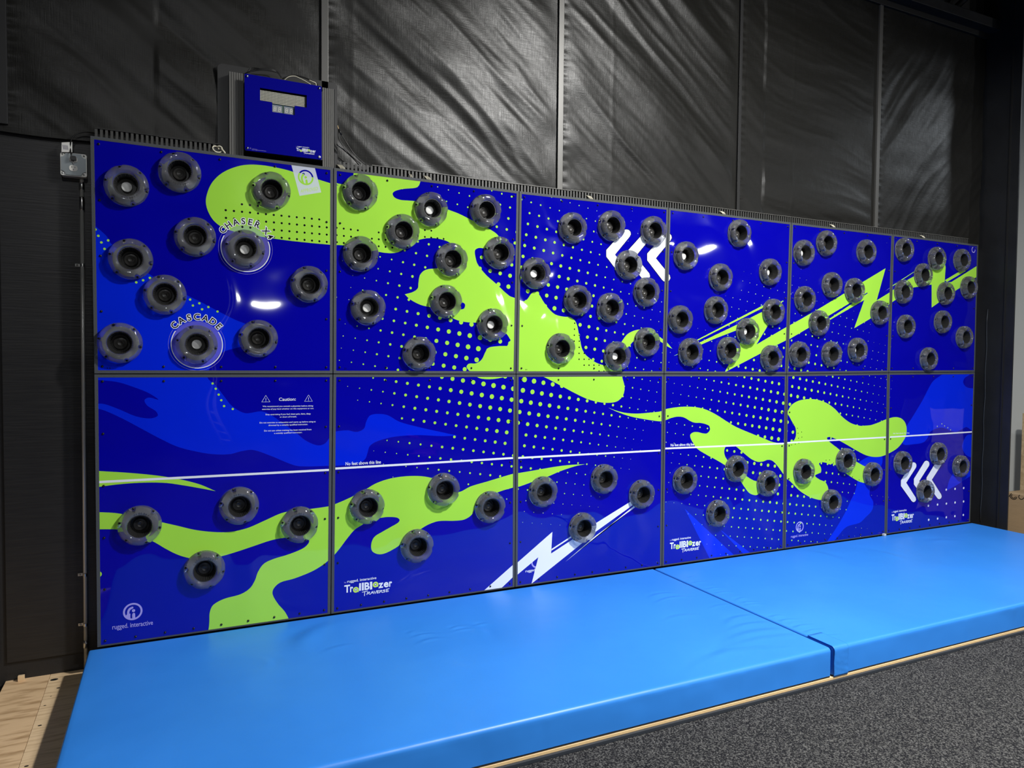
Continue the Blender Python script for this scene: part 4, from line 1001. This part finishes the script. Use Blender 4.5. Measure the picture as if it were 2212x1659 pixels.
def wires(u, v, n, dx, label, h=0.030):
    x, z = ony(u, v, 0.02); z = top_z(x)
    root = empty('wire_bundle', (x, 0.02, z), label, 'wires', 'pale wire ends at the panel tops')
    for k in range(n):
        b_ = MB(); o = k*0.008
        b_.tube([(x+o, 0.036, z+h), (x+o+dx*.3, 0.024, z+h*0.8), (x+o+dx*.75, 0.018, z+h*.35), (x+o+dx, 0.022, z+0.002)], 0.0021, 6)
        b_.build('wire', 'wire_cream', root)
wires(728, 350, 4, 0.024, 'pale wires spilling beside the foot of the right scoreboard rail')
wires(884, 378, 2, 0.012, 'two pale wires upright in the duct above the second upper panel')
wires(915, 382, 4, 0.026, 'tangle of pale wires slanting from the duct above second upper panel')
wires(1268, 424, 4, 0.026, 'pale slanting wires at the duct above the third upper panel')
wires(1556, 459, 4, 0.030, 'pale slanting wires at the duct above the fourth upper panel')
wires(1795, 487, 4, 0.030, 'pale slanting wires at the duct above the fifth upper panel')
wires(1990, 511, 4, 0.034, 'pale slanting wires at the duct above the far right upper panel')
# coiled connector left of the scoreboard
x, z = ony(474, 322, 0.0); b = MB()
b.tube([(x-0.022+0.020*math.cos(a*0.7)*1.0+0.004*a*0.5, 0.03+0.006*math.sin(a), z+0.006+0.016*math.sin(a*0.7)) for a in [k*0.5 for k in range(26)]], 0.0036, 7)
b.tube([(x+0.01, 0.03, z+0.012), (x+0.025, 0.028, z-0.004), (x+0.03, 0.03, z-0.012)], 0.005, 7)
tag(b.build('wire_coil', 'wire_cream'), 'knotted pale wire coil on the panel edge just left of the scoreboard', 'wires')

# ------------------------------------------------------------------ scoreboard
SY = -0.02
sb = empty('scoreboard', (0.93, 0.05, 2.79), 'blue scoreboard with dot display and grey side rails above the left panels', 'scoreboard')
c4 = [ony(*px('V', *p), SY) for p in ((487, 212), (1412, 370), (1408, 1245), (492, 1130))]
x0, x1 = (c4[0][0]+c4[3][0])/2, (c4[1][0]+c4[2][0])/2; zt, zb_ = (c4[0][1]+c4[1][1])/2, (c4[2][1]+c4[3][1])/2
def rrect(x0, x1, z0, z1, r, n=5):
    o = []
    for cx, cz, a0 in ((x1-r, z1-r, 0), (x0+r, z1-r, PI/2), (x0+r, z0+r, PI), (x1-r, z0+r, 1.5*PI)):
        for k in range(n+1): a = a0+PI/2*k/n; o.append((cx+r*math.cos(a), cz+r*math.sin(a)))
    return o
def fc(key, x, y, d=SY): return ony(*px(key, x, y), d)
# plate with a stepped cut-out for the displays
wl, wr_ = fc('U', 620, 500)[0], fc('U', 1635, 700)[0]; wt = fc('U', 620, 497)[1]; wm = fc('U', 628, 775)[1]
dl, dr = fc('U', 885, 900)[0], fc('U', 1375, 900)[0]; db = fc('U', 900, 1022)[1]
out = rrect(x0, x1, zb_, zt, 0.008)
hole = [(wl, wt), (wl, wm), (dl, wm), (dl, db), (dr, db), (dr, wm), (wr_, wm), (wr_, wt)]
vv = [Vector((p[0], p[1], 0)) for p in out]; hh = [Vector((p[0], p[1], 0)) for p in hole]
tri = tessellate_polygon([vv, hh]); allp = out+hole; n1, n2 = len(out), len(hole)
b = MB()
vs = [(x, SY, z) for x, z in allp]+[(x, SY+0.005, z) for x, z in allp]; N = len(allp)
fs = [tuple(t) for t in tri]+[tuple(N+i for i in reversed(t)) for t in tri]
fs += [(i, (i+1) % n1, N+(i+1) % n1, N+i) for i in range(n1)]+[(n1+i, n1+(i+1) % n2, N+n1+(i+1) % n2, N+n1+i) for i in range(n2)]
b.add(vs, fs); b.build('blue_plate', 'plate_blue', sb)
# displays set behind the plate
dy = SY+0.014
b = MB(); b.box(wl+0.001, wr_-0.006, dy, dy+0.01, wm-0.002, wt-0.009)
for i in range(32):
    for j in range(8):
        cx = wl+0.0045+(wr_-wl-0.0145)*i/31; cz = wm+0.002+(wt-0.012-wm)*j/7
        b.add([(q[0], dy-0.0006, q[1]) for q in disc((cx, cz), 0.0024, 8)], [tuple(range(8))], 1)
b.build('dot_display', ['led_board', 'led_dot'], sb, fixn=False)
b = MB(); b.box(dl-0.004, dr+0.004, dy+0.004, dy+0.012, db-0.002, wm+0.004); b.build('circuit_board', 'circuit_teal', sb)
mid = (dl+dr)/2
b = MB(); b.box(mid-0.006, mid+0.004, dy-0.001, dy+0.004, db, wm-0.004); b.build('circuit_board', 'circuit_green', sb)
def seg8(mb, cx, cz, w_, h, y):
    t = 0.0026; s = 0.10
    f_ = lambda a, c: (cx+a*w_/2+c*h/2*s, cz+c*h/2)
    for A, B in (((-1, 1), (1, 1)), ((-1, 0), (1, 0)), ((-1, -1), (1, -1)), ((-1, 1), (-1, .12)), ((1, 1), (1, .12)), ((-1, -1), (-1, -.12)), ((1, -1), (1, -.12))):
        stroke(mb, [f_(*A), f_(*B)], t, 1, 0, y)
for a, c in ((dl+0.002, mid-0.006), (mid+0.004, dr-0.004)):
    b = MB(); b.box(a, c, dy-0.003, dy+0.004, db+0.001, wm-0.009)
    for k in (0.27, 0.74): seg8(b, a+(c-a)*k, (db+wm-0.008)/2, 0.010, 0.021, dy-0.0034)
    b.build('digit_display', ['digit_face', 'digit_segment'], sb, fixn=False)
for X, Zz, col in ((x0+0.014, zt-0.013, 'steel'), (x1-0.013, zt-0.013, 'steel'), (x0+0.014, zb_+0.013, 'steel'), (x1-0.013, zb_+0.014, 'paper_white')):
    b = MB(); b.lathe([(0.0072, 0), (0.0072, 0.002), (0.0055, 0.006), (0.0001, 0.0075)], (X, SY, Zz), 16); b.build('bolt', col, sb)
def rail(xa, xb, z0_, z1_, side):
    b_ = MB(); n = 6; pr = []
    w_ = (xb-xa); y0 = 0.030
    for k in range(n):
        a = xa+w_*k/n; pr += [(a, y0), (a+w_/n*0.62, y0), (a+w_/n*0.66, y0+0.0035), (a+w_/n*0.96, y0+0.0035)]
    pr += [(xb, y0), (xb, 0.085), (xa, 0.085)]
    m_ = len(pr); vs = [(p[0], p[1], z0_) for p in pr]+[(p[0], p[1], z1_) for p in pr]
    t = tessellate_polygon([[Vector((p[0], p[1], 0)) for p in pr]])
    fs = [(i, (i+1) % m_, m_+(i+1) % m_, m_+i) for i in range(m_)]+[tuple(q) for q in t]+[tuple(m_+i for i in q) for q in t]
    b_.add(vs, fs); b_.build('side_rail', 'aluminium', sb)
ra = ony(495, 154, 0.03); rb = ony(526, 157, 0.03); rc = ony(697, 191, 0.03); rd = ony(722, 193, 0.03)
zbase = top_z(0.7)+0.001
rail(ra[0], rb[0], zbase, ra[1], 0); rail(rc[0], rd[0], top_z(1.19)+0.001, rd[1], 1)
bl_ = ony(470, 250, 0.10); br_ = ony(728, 250, 0.10); bt_ = ony(500, 141, 0.10)
b = MB(); b.prism(rrect(bl_[0], br_[0], zbase-0.0, bt_[1]-0.004, 0.028), 0.088, 0.097); b.build('backboard', 'black_plastic', sb)
b = MB(); b.box(rb[0]+0.004, rc[0]-0.004, 0.0, 0.085, zbase+0.03, c4[0][1]-0.022); b.build('housing', 'duct_dark', sb)
lg = MB(); word_logo(lg, 'V', 1105, 1137, 1338, 1160, 36, SY, 2)
ptext(lg, 'CE', 'V', 548, 1112, 566, 1115, 14, LILAC, 2, 0, 0, lg, SY)
ptext(lg, 'rugged interactive', 'V', 575, 1115, 640, 1124, 7, LILAC, 2, 0, 0, lg, SY)
ptext(lg, 'www.rugged-interactive.com', 'V', 575, 1128, 745, 1144, 8, LILAC, 2, 0, 0, lg, SY)
lg.build('lettering', PM, sb, fixn=False)

def cable(pts, r, name, mat_, label, group=None, n=8, cat='cable'):
    c3 = [Vector(p) for p in pts]; o = []
    for i in range(len(c3)-1):
        p0, p1, p2, p3 = c3[max(i-1, 0)], c3[i], c3[i+1], c3[min(i+2, len(c3)-1)]
        for k in range(6):
            t = k/6; o.append(0.5*((2*p1)+(p2-p0)*t+(2*p0-5*p1+4*p2-p3)*t*t+(3*p1-p0-3*p2+p3)*t**3))
    o.append(c3[-1]); b_ = MB(); b_.tube(o, r, n)
    return tag(b_.build(name, mat_), label, cat, group)
def P3(key, x, y, d): q = ony(*px(key, x, y), d); return (q[0], d, q[1])
for k in range(4):
    cable([P3('U', 290+k*16, 190-k*4, 0.02), P3('U', 420, 150-k*26, 0.010+k*0.01), P3('U', 620, 120-k*14, 0.01+k*0.008), P3('U', 850, 130-k*13, 0.015+k*0.008), P3('U', 1000, 175-k*6, 0.02+k*0.008), P3('U', 1090+k*5, 300, 0.02)],
          0.0022, 'cable', 'wire_black', 'thin black cable looping over the scoreboard top left corner', 'black cables over the scoreboard top left')
cable([P3('U', 1150, 330, 0.015), P3('U', 1240, 262, 0.008), P3('U', 1370, 246, 0.01), P3('U', 1480, 290, 0.012), P3('U', 1600, 350, 0.012), P3('U', 1720, 425, 0.015)], 0.0022, 'cable', 'wire_cream', 'pale thin cable arching over the scoreboard top edge')
cable([P3('U', 1690, 335, 0.02), P3('U', 1760, 365, 0.015), P3('U', 1825, 395, 0.015), P3('U', 1840, 450, 0.018)], 0.0032, 'cable', 'wire_cream', 'short thick white cable at the scoreboard top right corner')
cable([P3('U', 1100, 300, 0.03), P3('U', 1350, 235, 0.03), P3('U', 1560, 270, 0.03), P3('U', 1750, 350, 0.03), P3('U', 1880, 440, 0.03)], 0.0042, 'cable', 'wire_black', 'thick black cable arching behind the scoreboard top edge')
# cables hanging to the right of the scoreboard
cable([P3('V', 1645, 945, 0.036), P3('V', 1705, 1040, 0.034), P3('V', 1800, 1180, 0.034), P3('V', 1935, 1305, 0.036)], 0.0026, 'cable', 'wire_black', 'black cable with plug hanging right of the scoreboard into the duct')
cable([P3('V', 1590, 1060, 0.05), P3('V', 1680, 1130, 0.056), P3('V', 1790, 1230, 0.060), P3('V', 1850, 1300, 0.066)], 0.0046, 'cable', 'wire_black', 'thick black cable coming from behind the right scoreboard rail')
cable([P3('V', 1610, 900, 0.045), P3('V', 1625, 1010, 0.045), P3('V', 1720, 1150, 0.045), P3('V', 1880, 1300, 0.05)], 0.0024, 'cable', 'wire_black', 'thin black cable beside the loose plug right of the scoreboard')
a = P3('V', 1612, 880, 0.04); c = P3('V', 1645, 945, 0.04); t = P3('V', 1600, 838, 0.04)
pl = empty('power_plug', c, 'loose black barrel plug with brass tip beside the scoreboard', 'plug')
b = MB(); b.tube([a, c], 0.0055, 10); b.build('plug_body', 'black_plastic', pl)
b = MB(); b.tube([t, a], 0.0022, 8); b.build('plug_tip', 'plywood_edge', pl)

# ------------------------------------------------------------------ outlet box, tag, conduit
BY = 0.085
k4 = [ony(*px('W', *p), BY) for p in ((277, 632), (808, 678), (808, 1132), (280, 1092))]
bx0, bx1 = (k4[0][0]+k4[3][0])/2, (k4[1][0]+k4[2][0])/2; bz1, bz0 = (k4[0][1]+k4[1][1])/2, (k4[2][1]+k4[3][1])/2
ob = empty('outlet_box', ((bx0+bx1)/2, WALL-0.014, bz0), 'grey metal outlet box on the wall left of the top left panel', 'outlet box')
b = MB(); b.prism(rrect(bx0, bx1, bz0, bz1, 0.010), BY, WALL-0.0145); b.build('box_body', 'galvanised', ob)
i_ = 0.004; c_ = 0.020; X0_, X1_, Z0_, Z1_ = bx0+i_, bx1-i_, bz0+i_, bz1-i_
oc = []
for cx, cz, sx, sz in ((X1_, Z1_, 1, 1), (X0_, Z1_, -1, 1), (X0_, Z0_, -1, -1), (X1_, Z0_, 1, -1)):
    arc = []
    for k in range(6): a = PI/2*k/5; arc.append((cx-sx*c_*math.cos(a), cz-sz*c_*math.sin(a)))
    # scalloped corner, concave
    if sx*sz > 0: arc = [(cx-sx*0.0, cz-sz*c_)]+[(cx-sx*(c_-c_*math.cos(PI/2*k/5))*1.0-0, cz-sz*(c_-c_*math.sin(PI/2*k/5))*1.0) for k in range(0)]+[(cx-sx*c_*math.sin(PI/2*k/5), cz-sz*c_*math.cos(PI/2*k/5)) for k in range(6)]
    else: arc = [(cx-sx*c_*math.cos(PI/2*k/5), cz-sz*c_*math.sin(PI/2*k/5)) for k in range(6)]
    oc += arc
b = MB(); b.prism(oc, BY-0.006, BY-0.0003); b.build('cover_plate', 'box_grey', ob)
def oval(c, rx, rz, n=28): return [(c[0]+rx*math.copysign(abs(math.cos(2*PI*k/n))**.8, math.cos(2*PI*k/n)), c[1]+rz*math.copysign(abs(math.sin(2*PI*k/n))**.8, math.sin(2*PI*k/n))) for k in range(n)]
oy = BY-0.0063
for py in (782, 953):
    cc = ony(*px('W', 540, py), oy); b = MB(); b.prism(oval(cc, 0.0185, 0.0155), oy-0.003, oy)
    for dx_, h_ in ((-.007, .008), (.007, .0065)): b.prism([(cc[0]+dx_-.0012, cc[1]+.001), (cc[0]+dx_+.0012, cc[1]+.001), (cc[0]+dx_+.0012, cc[1]+.001+h_), (cc[0]+dx_-.0012, cc[1]+.001+h_)], oy-0.0034, oy-0.003, 1)
    b.prism(disc((cc[0], cc[1]-.0085), .0024, 10), oy-0.0034, oy-0.003, 1)
    b.build('socket', ['outlet_ivory', 'black_plastic'], ob)
for p_ in ((325, 672), (748, 715), (325, 1045), (745, 1085), (540, 868)):
    cc = ony(*px('W', *p_), BY); b = MB(); b.lathe([(0.0045, 0), (0.004, 0.0018), (0.0001, 0.0022)], (cc[0], BY-0.0001 if p_[1] != 868 else BY-0.0061, cc[1]), 12); b.build('screw', 'steel', ob)
# plug, cord, paper tag
cc = ony(*px('W', 540, 765), oy-0.01)
b = MB(); b.prism(rrect(cc[0]-0.013, cc[0]+0.013, cc[1]-0.009, cc[1]+0.012, 0.006), oy-0.024, oy-0.0036)
pg = tag(b.build('power_plug', 'black_plastic'), 'black plug pushed into the upper socket of the outlet box', 'plug')
cable([P3('W', 520, 735, 0.062), P3('W', 497, 680, 0.060), P3('W', 480, 560, 0.075), P3('W', 495, 400, 0.07), P3('W', 580, 285, 0.07), P3('W', 720, 240, 0.07), P3('W', 900, 245, 0.065), P3('W', 985, 262, 0.06)], 0.0034, 'power_cable', 'wire_black', 'black power cord from the outlet box up to the short wiring duct', cat='cord')
tq = [ony(*px('W', *p), 0.072) for p in ((305, 440), (515, 430), (518, 635), (302, 628))]
b = MB(); b.prism([tq[3], tq[2], tq[1], tq[0]], 0.072, 0.0735)
for k in range(4):
    xx = tq[3][0]+0.009+k*0.006; b.prism([(xx, tq[3][1]+.014), (xx+.003, tq[3][1]+.014), (xx-.001, tq[3][1]+.036), (xx-.004, tq[3][1]+.036)], 0.0716, 0.0720, 1)
tg = tag(b.build('cord_tag', ['paper_white', 'ink_grey']), 'white printed paper tag on the black cord above the outlet box', 'tag')
# conduit
CY = 0.118
ct = ony(176.5, 386, CY); cm = ony(180.5, 573, CY); cb = ony(185, 1380, CY)
cr_ = 0.0092
cd_ = empty('conduit', (cb[0], CY, 0.0), 'thin steel conduit running down the wall from the outlet box', 'conduit')
cxm = (ct[0]+cb[0])/2
b = MB(); b.tube([(ct[0], CY, bz0+0.001), (cxm, CY, 1.5), (cb[0], CY, 0.0005)], cr_, 16); b.build('pipe', 'galvanised', cd_)
for pv, hh_ in ((402, 0.020), (440, 0.034), (1392, 0.020)):
    zc = ony(180, pv, CY)[1]; xx = ct[0]+(cb[0]-ct[0])*(ct[1]-zc)/(ct[1]-cb[1]); b = MB()
    b.lathe([(0.0118, 0), (0.0126, 0.003)], (0, 0, 0), 4) if False else b.tube([(xx, CY, zc-hh_), (xx, CY, zc-hh_*.9), (xx, CY, zc+hh_*.9), (xx, CY, zc+hh_)], [0.0105, 0.0124, 0.0124, 0.0105], 16); b.build('coupling', 'steel', cd_)
for pv, nm in ((573, 'pipe strap on the conduit beside the blue patch of the upper left panel'), (1242, 'pipe strap on the lower part of the conduit'), (1350, 'lowest pipe strap on the conduit near the mat')):
    zc = ony(180, pv, CY)[1]; xx = ct[0]+(cb[0]-ct[0])*(ct[1]-zc)/(ct[1]-cb[1])
    st = empty('pipe_strap', (xx, CY, zc), 'steel '+nm, 'pipe strap', 'pipe straps on the conduit')
    b = MB(); b.box(xx-0.034, xx-0.0088, WALL-0.020, WALL-0.0145, zc-0.007, zc+0.007)
    vs = []; fs = []
    for k in range(13):
        a = PI*k/12+PI
        for z_ in (zc-0.007, zc+0.007):
            for r_ in (cr_+0.0004, cr_+0.0024): vs.append((xx+r_*math.cos(a), CY+r_*math.sin(a), z_))
    for k in range(12):
        q = 4*k; fs += [(q, q+4, q+5, q+1), (q+2, q+3, q+7, q+6), (q+1, q+5, q+7, q+3), (q, q+2, q+6, q+4)]
    b.add(vs, fs); b.build('strap', 'steel', st)
    b = MB(); b.lathe([(0.0055, 0), (0.005, 0.003), (0.0001, 0.0045)], (xx-0.024, WALL-0.020, zc), 12); b.build('screw', 'steel', st)

# ------------------------------------------------------------------ beyond the right-hand corner
x_, y_ = 9.0, 0.0
b = MB(); b.box(8.55, 8.75, 0.02, 1.6, -0.03, 5.5); tag(structure(b.build('wall_column', 'pale_column')))
def at_x(u, v, X): q = onx(u, v, X); return q
# cardboard box standing past the end of the mat
XB = 7.75
yb0 = at_x(2165, 1100, XB)[0]; yb1 = yb0-0.62; zt_ = at_x(2190, 1067, XB)[1]
bx = empty('cardboard_box', (XB+0.25, (yb0+yb1)/2, -0.03), 'brown cardboard box with black printed swirl at the right edge', 'box')
b = MB(); b.box(XB, XB+0.5, yb1, yb0, -0.03, zt_); b.build('carton', 'cardboard', bx, bevel=0.003)
b = MB()
for k, (dy_, dz_, r_) in enumerate(((0.10, 0.035, 0.030), (0.10, 0.035, 0.018), (0.17, 0.03, 0.022), (0.05, 0.03, 0.016), (0.24, 0.03, 0.028))):
    vs = []; fs = []
    for j in range(17):
        a = PI+PI*1.3*j/16
        for rr in (r_-0.0035, r_+0.0035): vs.append((XB-0.0008, yb0-dy_+rr*math.cos(a), zt_-dz_+0.012+rr*math.sin(a)))
    fs = [(2*j, 2*j+1, 2*j+3, 2*j+2) for j in range(16)]; b.add(vs, fs)
b.build('printed_swirl', 'black_plastic', bx, fixn=False)
b = MB(); b.box(8.30, 8.32, -1.2, onx(2206, 980, 8.30)[0], -0.03, 1.16); tag(b.build('strand_board', 'strand_board'), 'sheet of wood strand board leaning behind the cardboard box', 'board')
b = MB(); b.box(0.10, 7.15, 0.0565, WALL-0.015, 0.001, 2.74); structure(b.build('wall_light_block', 'panel_core'))  # unseen solid block added behind the panels to stop light leaking through
# things across the hall that show only as mirror images in the glossy sheets: image at +D, the thing itself at -D
def mir(u, v, D): p = ony(u, v, D); return (p[0], -D, p[1])
pmat('banner_white', (0.80, 0.78, 0.86), 0.6); pmat('pad_purple', (0.30, 0.04, 0.50), 0.5); pmat('pad_blue', (0.02, 0.25, 0.55), 0.5)
p, q = mir(1958, 846, 5.0), mir(2074, 985, 5.0)
b = MB(); b.box(p[0], q[0], -5.06, -5.0, q[2], p[2]); tag(b.build('banner', 'banner_white'), 'pale lilac hanging banner mirrored in the far right lower panel', 'banner')
p, q = mir(2042, 772, 5.0), mir(2110, 800, 5.0)
b = MB(); b.box(p[0], q[0]+.6, -5.5, -5.0, q[2], p[2]); tag(b.build('padded_block', 'pad_purple', bevel=.08), 'purple padded block mirrored at the foot of the far right upper panel', 'padding')
p, q = mir(884, 990, 7.0), mir(944, 1016, 7.0)
b = MB(); b.box(p[0], q[0], -7.5, -7.0, -0.03, max(p[2], .25)); tag(b.build('padded_block', 'pad_purple', bevel=.05), 'purple padded block mirrored in the second lower panel', 'padding')
lad = empty('step_ladder', mir(470, 700, 7.0)[:2]+(-0.03,), 'white frame tower mirrored in the two left panels', 'ladder')
p, q = mir(462, 612, 7.0), mir(500, 612, 7.0)
for X in (p[0], q[0]):
    b = MB(); b.tube([(X, -7.0, -0.03), (X, -7.0, p[2])], 0.025, 8); b.build('side_rail', 'banner_white', lad)
    b = MB(); b.tube([(X, -7.9, -0.03), (X, -7.5, p[2]-.3)], 0.025, 8); b.build('side_rail', 'banner_white', lad)
for k in range(9):
    zz = 0.25+k*0.3
    if zz < p[2]: b = MB(); b.tube([(p[0], -7.0, zz), (q[0], -7.0, zz)], 0.018, 8); b.build('rung', 'banner_white', lad)
bpy.context.view_layer.update()
